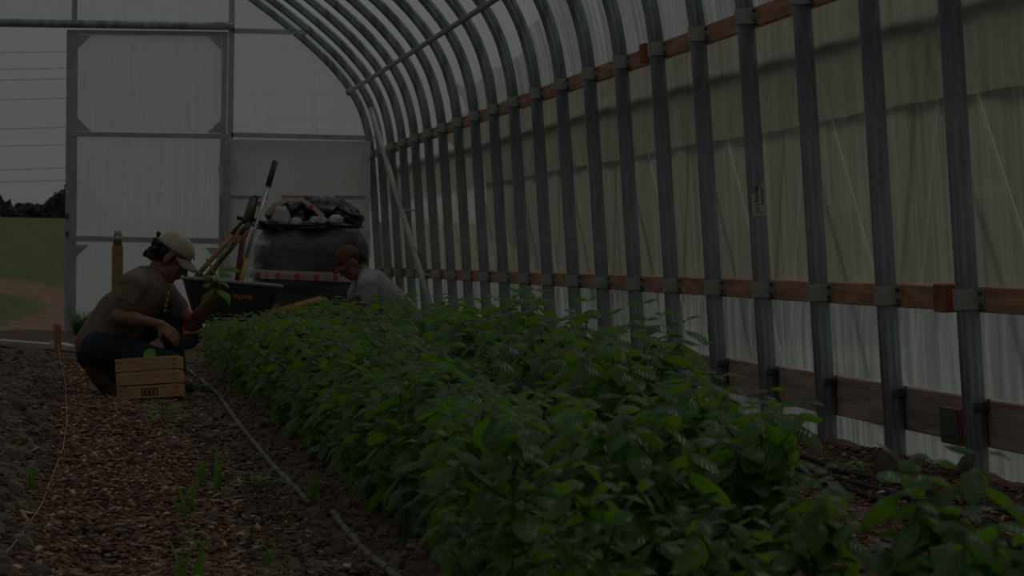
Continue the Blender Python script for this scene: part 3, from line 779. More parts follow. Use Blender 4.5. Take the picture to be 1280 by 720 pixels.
for r_i, (rx, ystart, rname) in enumerate(((.90, 6.75, 'left row, beside the drip tube'), (1.34, 7.3, 'right row, facing the side wall'))):
    y = ystart
    while y < 24.7:
        zone = 'near' if y < 10.5 else ('middle' if y < 17 else 'far')
        zlab = {'near': 'large leafed basil plant in the near part of the', 'middle': 'dense basil plant halfway along the', 'far': 'small looking basil plant at the far end of the'}[zone]
        x = rx + rnd.uniform(-.075, .075) + (.04 if r_i else 0)*(y > 9)
        h = (hgt(y) + (.02 if r_i else -.055)*(7.5 < y))*rnd.uniform(.84, 1.06)
        put(protos[rnd.randrange(7)], x, y, h, rnd.uniform(0, 6.28), f'{zlab} {rname}', f'basil plants, {zone} part of the {rname}', 1.0)
        y += .205 + rnd.uniform(-.03, .03)
# ------------------------------------------------------------------ ground litter
def make_chips():
    N = 60000; g = np.random.default_rng(3)
    y = 8 + (26.5-8)*g.random(N)**1.25; x = np.where(g.random(N) < .78, -.35 + 1.25*g.random(N), 1.75+1.3*g.random(N))
    x = x + .05*np.sin(y*2.1)
    keep = ~((x > .62) & (x < 1.7)) | (g.random(N) < .12); keep &= ~((x < -.12) & (g.random(N) < .72)); keep &= ~((x > .42) & (x < 1.7) & (g.random(N) < .5))
    x, y = x[keep], y[keep]; N = len(x)
    L = .012+.034*g.random(N)**1.8; W = L*(.18+.28*g.random(N)); T = .0025+.003*g.random(N)
    yaw = g.random(N)*6.28; pit = g.normal(0, .22, N); rol = g.normal(0, .3, N)
    c = np.array([(-1, -1, -1), (1, -1, -1), (1.1, 1, -1), (-.8, 1, -1), (-.9, -1, 1), (1, -.8, 1), (.9, 1, 1), (-1, .8, 1)], float)
    V = c[None]*np.stack([L, W, T], 1)[:, None]*.5*2*.5*2*.5
    cy, sy, cp, sp_, cr_, sr = np.cos(yaw), np.sin(yaw), np.cos(pit), np.sin(pit), np.cos(rol), np.sin(rol)
    X, Y, Z = V[..., 0], V[..., 1], V[..., 2]
    Y, Z = Y*cr_[:, None]-Z*sr[:, None], Y*sr[:, None]+Z*cr_[:, None]
    X, Z = X*cp[:, None]-Z*sp_[:, None], X*sp_[:, None]+Z*cp[:, None]
    X, Y = X*cy[:, None]-Y*sy[:, None], X*sy[:, None]+Y*cy[:, None]
    z0 = np.array([gz(a, b) for a, b in zip(x, y)]) + .002 + .010*g.random(N)
    V = np.stack([X+x[:, None], Y+y[:, None], Z+z0[:, None]], -1).reshape(-1, 3)
    f = np.array([(0, 3, 2, 1), (4, 5, 6, 7), (0, 1, 5, 4), (1, 2, 6, 5), (2, 3, 7, 6), (3, 0, 4, 7)])
    F = (f[None]+np.arange(N)[:, None, None]*8).reshape(-1)
    me = bpy.data.meshes.new('wood_chips'); me.vertices.add(N*8); me.vertices.foreach_set('co', V.ravel()); me.loops.add(len(F)); me.loops.foreach_set('vertex_index', F.astype(np.int32))
    me.polygons.add(N*6); me.polygons.foreach_set('loop_start', np.arange(0, N*24, 4, dtype=np.int32)); me.update(calc_edges=True)
    o = link_mesh('wood_chips', me, CHIP, None, (0, 0, 0), False)
    tag(o, 'reddish brown bark chips scattered over the walkways', 'wood chips', kind='stuff')
make_chips()
def make_clods():
    mb = MB(); g = random.Random(11)
    base = MB().ell((0, 0, 0), (1, 1, 1), nu=7, nv=5)
    for i in range(5200):
        y = 8+17*g.random()**1.4
        if g.random() < .62: x = -.14-.95*g.random()
        else: x = g.choice([.55+.35*g.random(), .25+.5*g.random(), .7+1.1*g.random()])
        r = .006+.020*g.random()**2.5*(1.5 if x < -.1 else 1)
        M = Euler((g.random()*6, g.random()*6, g.random()*6)).to_matrix() @ Matrix.Diagonal((r*g.uniform(.7, 1.3), r*g.uniform(.7, 1.3), r*g.uniform(.6, 1)))
        c = Vector((x, y, gz(x, y)+r*.25)); n = len(mb.v)
        mb.v += [c + M @ (v*g.uniform(.82, 1.15)) for v in base.v]; mb.f += [tuple(k+n for k in f) for f in base.f]
    tag(mb.build('soil_clods', SOIL), 'crumbly brown soil clods on the left bed and by the drip tube', 'soil', kind='stuff')
make_clods()

def blades(name, cx, cy, n, h, spread, label, cat, width=.008, arch_=1.0, m_=None, seed=1, cz=None):
    g = random.Random(seed); mb = MB(); z0 = gz(cx, cy) if cz is None else cz
    for i in range(n):
        a = g.random()*6.28; bx = cx+g.uniform(-1, 1)*spread*.3; by = cy+g.uniform(-1, 1)*spread*.3; hh = h*g.uniform(.5, 1.1); out = spread*g.uniform(.2, 1)*arch_
        d = Vector((math.cos(a), math.sin(a), 0)); lat = Vector((-math.sin(a)*.6+.4, math.cos(a)*.6, 0)).normalized(); K = 6; base = len(mb.v)
        for k in range(K+1):
            t = k/K; w = width*(1-t**2)*.5+.0004
            p = Vector((bx, by, z0-.01)) + d*out*t*t + Vector((0, 0, hh*(t - .25*arch_*t**3)))
            mb.v += [p-lat*w, p+Vector((0, 0, -w*.6)), p+lat*w]
        for k in range(K):
            q = base+k*3; mb.f += [(q, q+1, q+4, q+3), (q+1, q+2, q+5, q+4)]
    return tag(mb.build(name, m_ or GRASSM, origin=(cx, cy, z0), smooth=True), label, cat)
for i, (px, py, n, h, sp_, lab) in enumerate((
    (235, 634, 9, .17, .08, 'arching grass seedling in the middle of the mulch path'),
    (272, 610, 5, .21, .035, 'upright grass blades left of the drip tube halfway down the path'),
    (235, 720, 6, .17, .10, 'grass seedling at the bottom edge of the mulch path'),
    (338, 704, 9, .11, .06, 'small bright grass tuft near the bottom, left of the drip tube'),
    (32, 616, 7, .11, .08, 'grass seedling on the left soil bed beyond the string'),
    (558, 712, 7, .26, .10, 'tall grass blades at the foot of the near basil plants'),
    (388, 626, 5, .13, .05, 'thin grass blades beside the buried part of the drip tube'),
    (252, 600, 6, .14, .05, 'short grass seedling above the arching one on the path'),
    (364, 650, 5, .10, .04, 'grass sprout between the drip tube halves and the path'),
    )):
    p = G(px, py, .02); blades('grass_tuft', p.x, p.y, n, h, sp_, lab, 'grass', width=.013, m_=GRASSB, seed=20+i)
blades('grass_tuft', .80, 8.9, 7, .62, .10, 'tall grass blades growing up through the left row of basil', 'grass', width=.012, seed=41)
p = G(99, 428, 0.0); blades('grass_clump', p.x, 34.2, 90, .34, .20, 'dark grass clump at the foot of the door frame', 'grass', width=.012, seed=50, cz=0)
def weed(px, py, n, size, label, seed):
    p = G(px, py, .02); g = random.Random(seed); V = []; F = []; U = []; z0 = gz(p.x, p.y)
    r = empty('weed_seedling', (p.x, p.y, z0), label, 'weed'); st = MB()
    for i in range(n):
        a = 6.28*i/n+g.uniform(-.4, .4); b = Vector((p.x+g.uniform(-.02, .02), p.y+g.uniform(-.03, .03), z0)); tp = b+Vector((math.cos(a)*size*.3, math.sin(a)*size*.3, size*g.uniform(.3, .9)))
        st.tube([b, tp], 1, 5, radii=[.0022, .0012]); leaf_into(V, F, U, tp, a, R(g.uniform(0, 40)), size*g.uniform(.7, 1.2), size*.36, 1.2, g.uniform(-.3, .3), .3)
    st.build('stem', STEM, r); mb = MB(); mb.v = V; mb.f = F; mb.build('foliage', LEAFY, r, smooth=True, uv=U)
weed(208, 528, 11, .10, 'broad leaved weed on the path in front of the crate', 1)
weed(312, 606, 11, .065, 'small leafy weed left of the drip tube', 2)
weed(252, 490, 16, .055, 'low weeds between the crate and the drip tube', 3)
weed(1068, 586, 16, .055, 'small bright weeds at the foot of the third rib post', 4)
weed(262, 498, 8, .035, 'low weed sprouts beside the drip tube behind the path weeds', 5)

# drip tube on the left, black drip lines on the right, string and stake
pts = []
for px, py in ((230, 458), (250, 474), (272, 493), (300, 531), (340, 576), (372, 612), (386, 626)): q = G(px, py, .03); q.z = gz(q.x, q.y)+.012; pts.append(q)
def dense(pts, k=6, sag=True):
    out = []
    for a, b in zip(pts, pts[1:]):
        for i in range(k):
            q = a.lerp(b, i/k); q.z = max(q.z, gz(q.x, q.y)+.010); out.append(q)
    out.append(pts[-1]); return out
dt = empty('drip_tube', (pts[0].x, pts[0].y, 0), 'grey drip irrigation tube lying along the left edge of the basil bed', 'irrigation tube')
MB().tube(dense(pts), .0105, 10).build('tube', TUBE, dt, smooth=True)
pts2 = []
for px, py in ((416, 640), (432, 662), (455, 688), (492, 722), (530, 760)): q = G(px, py, .03); q.z = gz(q.x, q.y)+.012; pts2.append(q)
MB().tube(dense(pts2), .0105, 10).build('tube', TUBE, dt, smooth=True)
for pp in (dense(pts), dense(pts2)):
    for i in range(2, len(pp)-1, 3): d = (pp[i+1]-pp[i]).normalized(); MB().cyl(pp[i], pp[i]+d*.012, .0122, 10).build('emitter_band', RUBBER, dt)
for a_, lab in (((2.72, 2.74, 2.70, 2.73), 'black drip line nearest the side wall posts'), ((2.57, 2.55, 2.6, 2.56), 'middle black drip line on the right hand mulch'), ((2.46, 2.5, 2.44, 2.47), 'black drip line furthest from the side wall, passing behind the basil')):
    ys = np.arange(6.5, 26, .4); P_ = []
    for j, y in enumerate(ys):
        x = a_[0] + .03*math.sin(y*.8+a_[1]*7); P_.append(Vector((x, y, gz(x, y)+.014)))
    tag(MB().tube(P_, .0095, 8).build('drip_line', BLACKT, origin=(P_[0].x, P_[0].y, 0), smooth=True), lab, 'irrigation tube', 'black drip lines on the right hand mulch')
sb = G(72, 446, .0)
tag(MB().box((sb.x, sb.y, .11), (.05, .05, .28), Euler((R(2), R(-2), .2)), .004).build('wooden_stake', STAKE, origin=(sb.x, sb.y, 0)), 'short wooden stake holding the string at the end of the left bed', 'stake')
P_ = [Vector((sb.x+.0, sb.y-.03, .10))]
for px, py in ((82, 475), (84, 520), (79, 548), (52, 618), (25, 660), (0, 692), (-30, 735)): q = G(px, py, .05); q.z = gz(q.x, q.y)+.02; P_.append(q)
tag(MB().tube(dense(P_, 4), .0016, 6).build('twine', STRING, origin=P_[0]), 'thin pale twine stretched along the edge of the left bed', 'twine')

# stones, sticks
def stone(px, py, rx, rz, label, seed, Y=None):
    p = G(px, py, .03); tag(MB().ell((p.x, p.y, gz(p.x, p.y)+rz*.3), (rx, rx*.8, rz), nu=18, nv=12, jit=.35, seed=seed).build('stone', STONE, origin=(p.x, p.y, 0), smooth=True), label, 'stone')
stone(1110, 594, .055, .085, 'brown stone between the second and third rib feet', 3)
stone(1212, 596, .05, .05, 'brown stone behind the nearest rib foot', 4)
stone(45, 708, .035, .03, 'rounded stone at the bottom left of the path', 6)
stone(400, 640, .035, .022, 'dirt clod covering the drip tube', 8)
stone(20, 520, .05, .04, 'large soil clod on the left bed', 9)
def stick(pxs, r, label):
    q = [G(px, py, .03) for px, py in pxs]
    for v in q: v.z = gz(v.x, v.y)+r
    tag(MB().tube(q, 1, 7, radii=[r*.7, r, r*.6][:len(q)] if len(q) == 3 else None).build('stick', STAKE, origin=q[0], smooth=True), label, 'stick')
stick(((55, 702), (90, 706), (125, 714)), .007, 'thin curved stick at the bottom left of the path')
stick(((258, 697), (300, 680), (330, 672)), .007, 'pale stick lying near the small bright grass tuft')
stick(((22, 628), (33, 642), (42, 655)), .008, 'broken stick on the left bed beside the twine')
a = P(1020, 572, 15.0); b = P(1024, 515, 15.0)
tag(MB().cyl((2.98, 15.0, .0), (3.0, 15.0, .26), .006, 7).build('stick', STAKE, origin=(2.98, 15, 0)), 'thin upright stick against the base board', 'stick')

# ------------------------------------------------------------------ far end clutter
a = G(-60, 424, .03); b = G(96, 437, .03)
t = empty('threshold_board', (a.x, a.y, 0), 'long grey board lying on the ground before the open doorway', 'board')
MB().bar((a.x, a.y, .045), (b.x, b.y, .045), .16, .03).build('board', BOARDM, t)
p = G(84, 438, .02)
tag(MB().box((p.x, p.y, .05), (.16, .3, .035), Euler((.1, .1, .5))).build('paper_bundle', PAPER, origin=(p.x, p.y, 0)), 'pale folded paper at the end of the grey board', 'paper')
tag(MB().box((p.x+.11, p.y, .03), (.08, .1, .03), Euler((0, .2, .3))).build('plastic_scrap', BLUEP, origin=(p.x+.11, p.y, 0)), 'small dark blue plastic scrap beside the folded paper', 'scrap')

# wooden post with jar
YP = 30.0; a = P(147, 307, YP); w_ = .095
t = empty('wooden_post', (a.x, YP, 0), 'square new timber post standing behind the crouching worker', 'post')
MB().box((a.x, YP, a.z/2-.05), (w_, w_, a.z+.1), None, .004).build('post', POSTW, t)
j = empty('glass_jar', (a.x, YP, a.z), 'small glass jar with brown contents on top of the timber post', 'jar')
def lathe(mb, c, prof, n=20):
    vs = []; fs = []
    for r, z in prof: vs += [(c[0]+r*math.cos(2*math.pi*i/n), c[1]+r*math.sin(2*math.pi*i/n), c[2]+z) for i in range(n)]
    for k in range(len(prof)-1): fs += [(k*n+i, k*n+(i+1) % n, (k+1)*n+(i+1) % n, (k+1)*n+i) for i in range(n)]
    fs += [tuple(range(n-1, -1, -1)), tuple(range((len(prof)-1)*n, len(prof)*n))]
    return mb.add(vs, fs)
lathe(MB(), (a.x, YP, a.z), [(.036, 0), (.038, .01), (.038, .085), (.033, .10), (.029, .105), (.031, .115), (.031, .125)]).build('jar', GLASS, j, smooth=True)
lathe(MB(), (a.x, YP, a.z+.003), [(.034, 0), (.035, .05), (.034, .055)]).build('contents', JARIN, j, smooth=True)

# housewrap sheet hanging on the end wall
YS = YEND-.13; A = P(284, 174, YS); B = P(461, 400, YS)
hs = empty('housewrap_sheet', ((A.x+B.x)/2, YS, 0), 'pale printed building wrap sheet hung over the end wall behind the bulk bag', 'sheet')
mb = MB(); nx, nz = 40, 44
for j in range(nz+1):
    for i in range(nx+1):
        u, v = i/nx, j/nz; x = A.x+(B.x-A.x)*u; z = B.z+(A.z-B.z)*v
        if i == 0: x += .05*noise.noise(Vector((0, v*14, 0))) - .03*math.sin(v*9)
        y = YS - .02*noise.noise(Vector((x*1.5, 0, z*1.2))) - (.06*math.exp(-((v-.80)/.07)**2) if i < 4 else 0)*(4-i)/4
        mb.v.append(Vector((x, y, z)))
m_ = nx+1; mb.f = [(j*m_+i, j*m_+i+1, (j+1)*m_+i+1, (j+1)*m_+i) for j in range(nz) for i in range(nx)]
mb.build('sheet', WRAP, hs, smooth=True)
for x0, x1 in ((287, 335), (352, 400), (418, 456)):
    m = MB(); p0 = P(x0, 245.5, YS-.035); p1 = P(x1, 248, YS-.035); m.box(((p0.x+p1.x)/2, YS-.036, (p0.z+p1.z)/2), (p1.x-p0.x, .002, .036)); m.build('blue_stripe', BLUEI, hs)
m = MB(); p0 = P(325, 255, YS-.036); m.cyl(p0, p0+Vector((0, -.002, 0)), .030, 18); m.build('red_print_dot', TAPER, hs)
m = MB()   # torn curl at the left edge
V = []; pts_ = [(284, 176), (278, 196), (272, 212), (276, 222), (274, 236), (280, 262), (277, 276), (283, 300)]
for k, (px, py) in enumerate(pts_):
    q = P(px, py, YS-.03-.02*(k % 2)); q2 = P(288, py, YS-.01); q3 = (q+q2)/2+Vector((0, -.05, 0)); V += [q, q3, q2]
m.v = V; m.f = [(k*3+i, k*3+i+1, k*3+i+4, k*3+i+3) for k in range(len(pts_)-1) for i in range(2)]
m.build('torn_edge', WRAP, hs, smooth=True)

# bulk bag
YBG = 33.4; sB = FPX/YBG
cB = P(388, 400, YBG); bx = cB.x; hw = .545
bag = empty('bulk_bag', (bx, YBG, 0), 'large dark bulk bag bound with white and red tape at the far end', 'bulk bag')
def super_sec(z, a, b, e_=.45, n=48, seed=0, amp=.03):
    out = []
    for i in range(n):
        th = 2*math.pi*i/n; ct, st_ = math.cos(th), math.sin(th)
        x = math.copysign(abs(ct)**e_, ct)*a; y = math.copysign(abs(st_)**e_, st_)*b
        k = 1+amp*noise.noise(Vector((x*3+seed, y*3, z*5)))
        out.append((x*k, y*k))
    return out
def sec_body(levels, c, n=48, seed=0, amp=.03, e_=.5):
    mb = MB()
    for z, a, b in levels: mb.v += [Vector((c[0]+x, c[1]+y, z)) for x, y in super_sec(z, a, b, e_, n, seed, amp)]
    k = len(levels); mb.f = [(r*n+i, r*n+(i+1) % n, (r+1)*n+(i+1) % n, (r+1)*n+i) for r in range(k-1) for i in range(n)] + [tuple(range(n-1, -1, -1)), tuple(range((k-1)*n, k*n))]
    return mb
ztop = P(388, 283, YBG).z
lv = []
for i in range(25):
    t_ = i/24; z = .0+ztop*t_; w = hw*(.90+.12*math.sin(math.pi*min(1, t_*1.05))**.6 - .10*max(0, t_-.85)/.15) - .02*math.exp(-((t_-.56)/.05)**2)
    lv.append((z, w, w*.9))
sec_body(lv, (bx, YBG), seed=1, amp=.05).build('bag_body', BAG, bag, smooth=True)
# tape round the middle, with red stop marks
ztp = P(370, 345, YBG-.5).z; n = 48
def band(z, h, grow, a=hw+.012, b=hw*.9+.012, seedz=1, tiltz=0):
    mb = MB(); s0 = super_sec(z, a, b, .5, n, 1, .02)
    for dz in (-h/2, h/2): mb.v += [Vector((bx+x, YBG+y, z+dz-tiltz*x)) for x, y in s0]
    mb.f = [(i, (i+1) % n, n+(i+1) % n, n+i) for i in range(n)]; return mb
band(ztp, .085, 0, hw+.03, hw*.9+.03, tiltz=.03).build('tape_band', TAPE, bag)
marks = []
for px in (323, 347, 371, 395, 419):
    p0 = P(px, 346+(px-370)*.03, YBG-.5); x = p0.x-bx; y = -(hw*.9+.036); 
    e1 = min(1, abs(x)/(hw+.03)); y = -(hw*.9+.045)*max(.05, (1-e1**4))**.25
    c0 = Vector((p0.x, YBG+y-.012, p0.z)); marks.append(c0)
    mk = MB().cyl(c0, c0+Vector((0, -.004, 0)), .029, 20).build('stop_mark', TAPER, bag)
    text_obj('STOP', 'stop_lettering', .019, Matrix.Translation(c0+Vector((0, -.006, 0))) @ Matrix.Rotation(R(90), 4, 'X'), TAPE, mk)
m = MB()
for i in range(len(marks)-1):
    c0 = (marks[i]+marks[i+1])/2
    for dz in (-.018, 0, .018): m.box(c0+Vector((0, -.003, dz)), (.075, .002, .007))
m.build('tape_print_lines', TAPEO, bag)
# vertical tape on the right shoulder
a = P(429, 279, YBG-.3); b = P(426, 316, YBG-.45)
t2 = MB().bar(a+Vector((0, -.02, 0)), b+Vector((0, -.02, 0)), .055, .004, up=(0, 1, 0)).build('tape_strip', TAPE, bag)
MB().cyl(P(428, 299, YBG-.42), P(428, 299, YBG-.43), .022, 16).build('stop_mark', TAPER, bag)
m = MB().ell(P(370, 357, YBG-.47), (.05, .02, .02)); m.build('discharge_flap', LUMP, bag, smooth=True)
# clear plastic wrapped on its left flank and right shoulder
m = sec_body([(P(0, y, YBG).z, .13+.04*math.sin(y), .3) for y in (345, 335, 325, 315, 305, 296)], (P(322, 320, YBG).x, YBG-.12), seed=7, amp=.25, n=32); m.build('loose_clear_wrap', WRAPC, bag, smooth=True)
m = sec_body([(P(0, y, YBG).z, .15, .25) for y in (318, 308, 298, 288, 281)], (P(441, 300, YBG).x, YBG-.12), seed=9, amp=.25, n=32); m.build('loose_clear_wrap', WRAPC, bag, smooth=True)
# crumpled black sheet heaped on top
def crumple(name, c, rad, m_, parent, seed, amp=.5, fr=2.6, nu=56, nv=34, rot=None):
    mb = MB().ell((0, 0, 0), (1, 1, 1), nu=nu, nv=nv)
    M = rot.to_matrix() if rot else Matrix.Identity(3)
    out = []
    for v in mb.v:
        k = 1 + amp*(abs(noise.noise(v*fr+Vector((seed, 0, 0))))*1.6-.35) + amp*.35*noise.noise(v*fr*1.7+Vector((0, seed, 0)))
        out.append(Vector(c) + M @ Vector((v.x*rad[0]*k, v.y*rad[1]*k, v.z*rad[2]*k)))
    mb.v = out; return mb.build(name, m_, parent, origin=None if parent else c, smooth=True)
zc_ = P(388, 277, YBG).z
def Bp(px, py, dy=0): return P(px, py, YBG+dy)
ps = empty('black_plastic_sheet', (bx, YBG, ztop), 'crumpled black plastic sheeting heaped on top of the bulk bag', 'plastic sheet')
crumple('rim_fold', Bp(386, 283, -.05), (.50, .44, .06), BPLAS, ps, 3, .22, 1.8)
crumple('sheet_heap', Bp(365, 268, .02), (.21, .28, .15), BPLAS, ps, 5, .40, 1.5)
crumple('sheet_heap', Bp(402, 264, .05), (.27, .28, .14), BPLAS, ps, 8, .35, 1.5)
crumple('sheet_heap', Bp(430, 270, .0), (.19, .26, .13), BPLAS, ps, 12, .30, 1.4, rot=Euler((0, .4, 0)))
crumple('rim_fold', Bp(342, 281, -.35), (.13, .10, .05), BPLAS, ps, 15, .4, 1.6)
for i, (px, py, rx, rz, lab) in enumerate(((351, 272, .085, .115, 'tall white crumpled liner piece at the left on top of the bulk bag'), (370, 278, .06, .045, 'low white liner piece beside the tall one on the bulk bag'), (398, 276, .09, .045, 'white crumpled liner piece under the tape strip on the bulk bag'), (420, 275, .07, .05, 'white crumpled liner piece at the right on top of the bulk bag'))):
    o = crumple('white_liner', Bp(px, py, -.38), (rx, .08, rz), LUMP, None, 20+i, .16, 1.3); tag(o, lab, 'liner', 'white liner pieces on the bulk bag')
m = MB(); cpts = [Bp(333, 268, -.42), Bp(345, 256, -.4), Bp(360, 250, -.38), Bp(378, 250, -.36), Bp(392, 260, -.42), Bp(404, 271, -.46)]
m.sweep(cpts, [(-.028, 0), (.028, 0), (.028, .004), (-.028, .004)], up=(0, -.6, .8)); o = m.build('tape_strip', TAPEO, ps); 
MB().cyl(Bp(389, 259, -.45), Bp(389, 259, -.455)+Vector((0, -.006, .003)), .021, 14).build('stop_mark', TAPER, ps)

# wheelbarrow (nose to the left)
YW = 29.2
wbr = empty('wheelbarrow', (P(232, 420, YW).x, YW, 0), 'grey plastic tray wheelbarrow with orange frame and red wheel rim', 'wheelbarrow')
def W(px, py, dy=0): return P(px, py, YW+dy)
zr0, zr1 = W(232, 347).z, W(350, 358).z
x0, x1 = W(228, 340).x, W(351, 360).x
secs = []
for t_, inset in ((0, .17), (.35, .10), (.75, .035), (1, 0)):
    zb = W(290, 404).z; ring = []
    for i in range(32):
        th = 2*math.pi*i/32; e_ = .35; cx_, sy_ = math.cos(th), math.sin(th)
        X = math.copysign(abs(cx_)**e_, cx_); Yy = math.copysign(abs(sy_)**e_, sy_)
        u = (X+1)/2; xx = (x0+inset*.7)*(1-u) + (x1-inset*.9)*u; zt2 = zr0*(1-u)+zr1*u
        ring.append(Vector((xx, YW + Yy*(.33-inset*.5), zb+(zt2-zb)*t_)))
    secs.append(ring)
mb = MB()
for r_ in secs: mb.v += r_
n = 32; mb.f = [(k*n+i, k*n+(i+1) % n, (k+1)*n+(i+1) % n, (k+1)*n+i) for k in range(3) for i in range(n)] + [tuple(range(n-1, -1, -1))]
inner = [[Vector((v.x*.985+.015*(x0+x1)/2, YW+(v.y-YW)*.95, v.z+(.012 if k == 0 else 0))) for v in r_] for k, r_ in enumerate(secs)]
base_ = len(mb.v)
for r_ in inner: mb.v += r_
mb.f += [(base_+k*n+(i+1) % n, base_+k*n+i, base_+(k+1)*n+i, base_+(k+1)*n+(i+1) % n) for k in range(3) for i in range(n)] + [tuple(base_+i for i in range(n))]
mb.build('tray', TRAY, wbr, smooth=True)
rim = [v+Vector((0, 0, 0)) for v in secs[3]]; rim += rim[:2]
MB().tube(rim, .016, 8).build('tray_rim', RIM, wbr, smooth=True)
lx = W(300, 371, -.34)
text_obj('ON THUMPER', 'tray_lettering', .060, Matrix.Translation(Vector((W(296, 371).x, YW-.318, W(296, 371).z))) @ Matrix.Rotation(R(3), 4, 'Y') @ Matrix.Rotation(R(80), 4, 'X') @ Matrix.Scale(.62, 4, (1, 0, 0)), YELLOW, wbr, .002)
hubp = W(232, 414); wr = hubp.z-0
MBt = MB(); path_ = [Vector((hubp.x+(wr-.045)*math.cos(a), YW, hubp.z+(wr-.045)*math.sin(a))) for a in np.linspace(0, 2*math.pi, 33)]
MBt.tube(path_, .045, 10, up=(0, 1, 0)); whl = MBt.build('wheel', RUBBER, wbr, smooth=True)
MB().cyl(hubp+Vector((0, -.03, 0)), hubp+Vector((0, .03, 0)), wr-.08, 24).build('wheel_rim', REDM, whl)
for sgn in (-1, 1):
    m = MB(); m.tube([Vector((hubp.x-.02, YW+sgn*.06, hubp.z-.02)), Vector((hubp.x+.2, YW+sgn*.14, hubp.z+.01)), Vector((W(330, 394).x, YW+sgn*.26, W(330, 394).z)), Vector((W(405, 373).x, YW+sgn*.30, W(405, 373).z))], .019, 8); m.build('handle', ORANGE, wbr, smooth=True)
    m = MB(); lx_ = W(325, 395).x; m.tube([Vector((lx_, YW+sgn*.22, .30)), Vector((lx_+.05, YW+sgn*.24, .02)), Vector((lx_-.12, YW+sgn*.24, .02)), Vector((lx_-.12, YW+sgn*.22, .30))], .013, 8); m.build('leg', ORANGE, wbr, smooth=True)

# long handled tools standing in the wheelbarrow
def tool(name, parts, label, cat='garden tool', group='long handled tools leaning in the wheelbarrow'):
    allp = [p for pt in parts for p in pt[2]]; low = min(allp, key=lambda v: v.z); r = empty(name, low, label, cat, group)
    for nm, m_, pth, rad in parts: MB().tube(pth, 1, 10, radii=rad if isinstance(rad, list) else [rad]*len(pth)).build(nm, m_, r, smooth=True)
    return r
tool('digging_tool', [('shaft', HANDLE, [W(246, 345, .05), W(297, 287, .30)], .021), ('grip', BLACKG, [W(290, 294, .27), W(309, 272, .36)], .024), ('socket', BLACKG, [W(240, 356, .02), W(250, 341, .06)], .026)], 'wooden tool handle with a black grip, leftmost in the wheelbarrow')
tool('digging_tool', [('shaft', HANDLE, [W(254, 350, -.05), W(300, 297, .15), W(307, 288, .18)], .022), ('grip', BLACKG, [W(300, 294, .15), W(311, 280, .21)], .026), ('socket', BLACKG, [W(248, 357, -.06), W(257, 346, -.04)], .030)], 'wooden tool handle with a black socket, second from the left in the wheelbarrow')
tool('bent_shaft_tool', [('shaft', BLACKG, [W(260, 352, -.1), W(272, 330, 0), W(286, 314, .08), W(294, 302, .12)], .018), ('grip', HANDLE, [W(292, 305, .11), W(300, 288, .18), W(306, 282, .2)], .022)], 'black bent shaft tool with a short wooden grip in the wheelbarrow')
tool('red_handled_tool', [('shaft', REDW, [W(296, 368, .1), W(299, 330, .18), W(306, 282, .30)], .026)], 'dark red-brown wooden handle standing in the wheelbarrow')
tool('green_handled_tool', [('shaft', YPOLE, [W(306, 296, .30), W(311, 280, .34)], .020), ('grip', GREENH, [W(308, 278, .32), W(316, 248, .42)], [.036, .030]), ('grip_edge', BLACKG, [W(312, 278, .36), W(320, 246, .46)], .026)], 'dark green handled tool end rising behind the wooden handles')
tool('pole_tool', [('lower_pole', YPOLE, [W(298, 366, .05), W(307, 324, .2)], .020), ('pole', ALPOLE, [W(307, 324, .2), W(335, 232, .5)], .016), ('grip', BLACKG, [W(335, 233, .5), W(344, 202, .6)], .025)], 'bare metal and yellow pole with a black grip, the tallest in the wheelbarrow')
tool('black_hose_end', [('hose', BLACKG, [W(296, 272, .4), W(306, 274, .4), W(318, 275, .4), W(330, 279, .4), W(338, 284, .4)], .018)], 'black bent hose piece hooked between the tool handles and the bag', 'hose', None)

# ------------------------------------------------------------------ people
def hand(mb, wrist, fwd, palm, size=1.0, curl=.5, thumb_side=1):
    """palm faces 'palm'; fingers leave along fwd and curl towards palm"""
    f = Vector(fwd).normalized(); p = Vector(palm); p = (p-f*p.dot(f)).normalized(); s = f.cross(p).normalized()*thumb_side
    w = Vector(wrist); kn = w + f*.085*size
    for k in (-1, -.33, .33, 1): mb.seg(w+s*k*.018*size, kn+s*k*.030*size, .014*size, .0125*size)
    for k, L in ((1, .075), (.36, .085), (-.3, .080), (-1, .062)):
        b = kn+s*k*.029*size; a = curl*.5; q = b; d = f*math.cos(a)+p*math.sin(a)
        for j, (fr, r0, r1) in enumerate(((.45, .0105, .0095), (.30, .0095, .0088), (.25, .0088, .0075))):
            e2 = q + d*L*fr*size; mb.seg(q, e2, r0*size, r1*size, n=10); q = e2; a += curl; d = f*math.cos(a)+p*math.sin(a)
    b = w+s*.020*size+f*.022*size; d = (s*.75+f*.65+p*.35).normalized(); e2 = b+d*.042*size; mb.seg(b, e2, .014*size, .011*size, n=10)
    d2 = (s*.15+f*.75+p*.6).normalized(); mb.seg(e2, e2+d2*.032*size, .011*size, .0085*size, n=10)
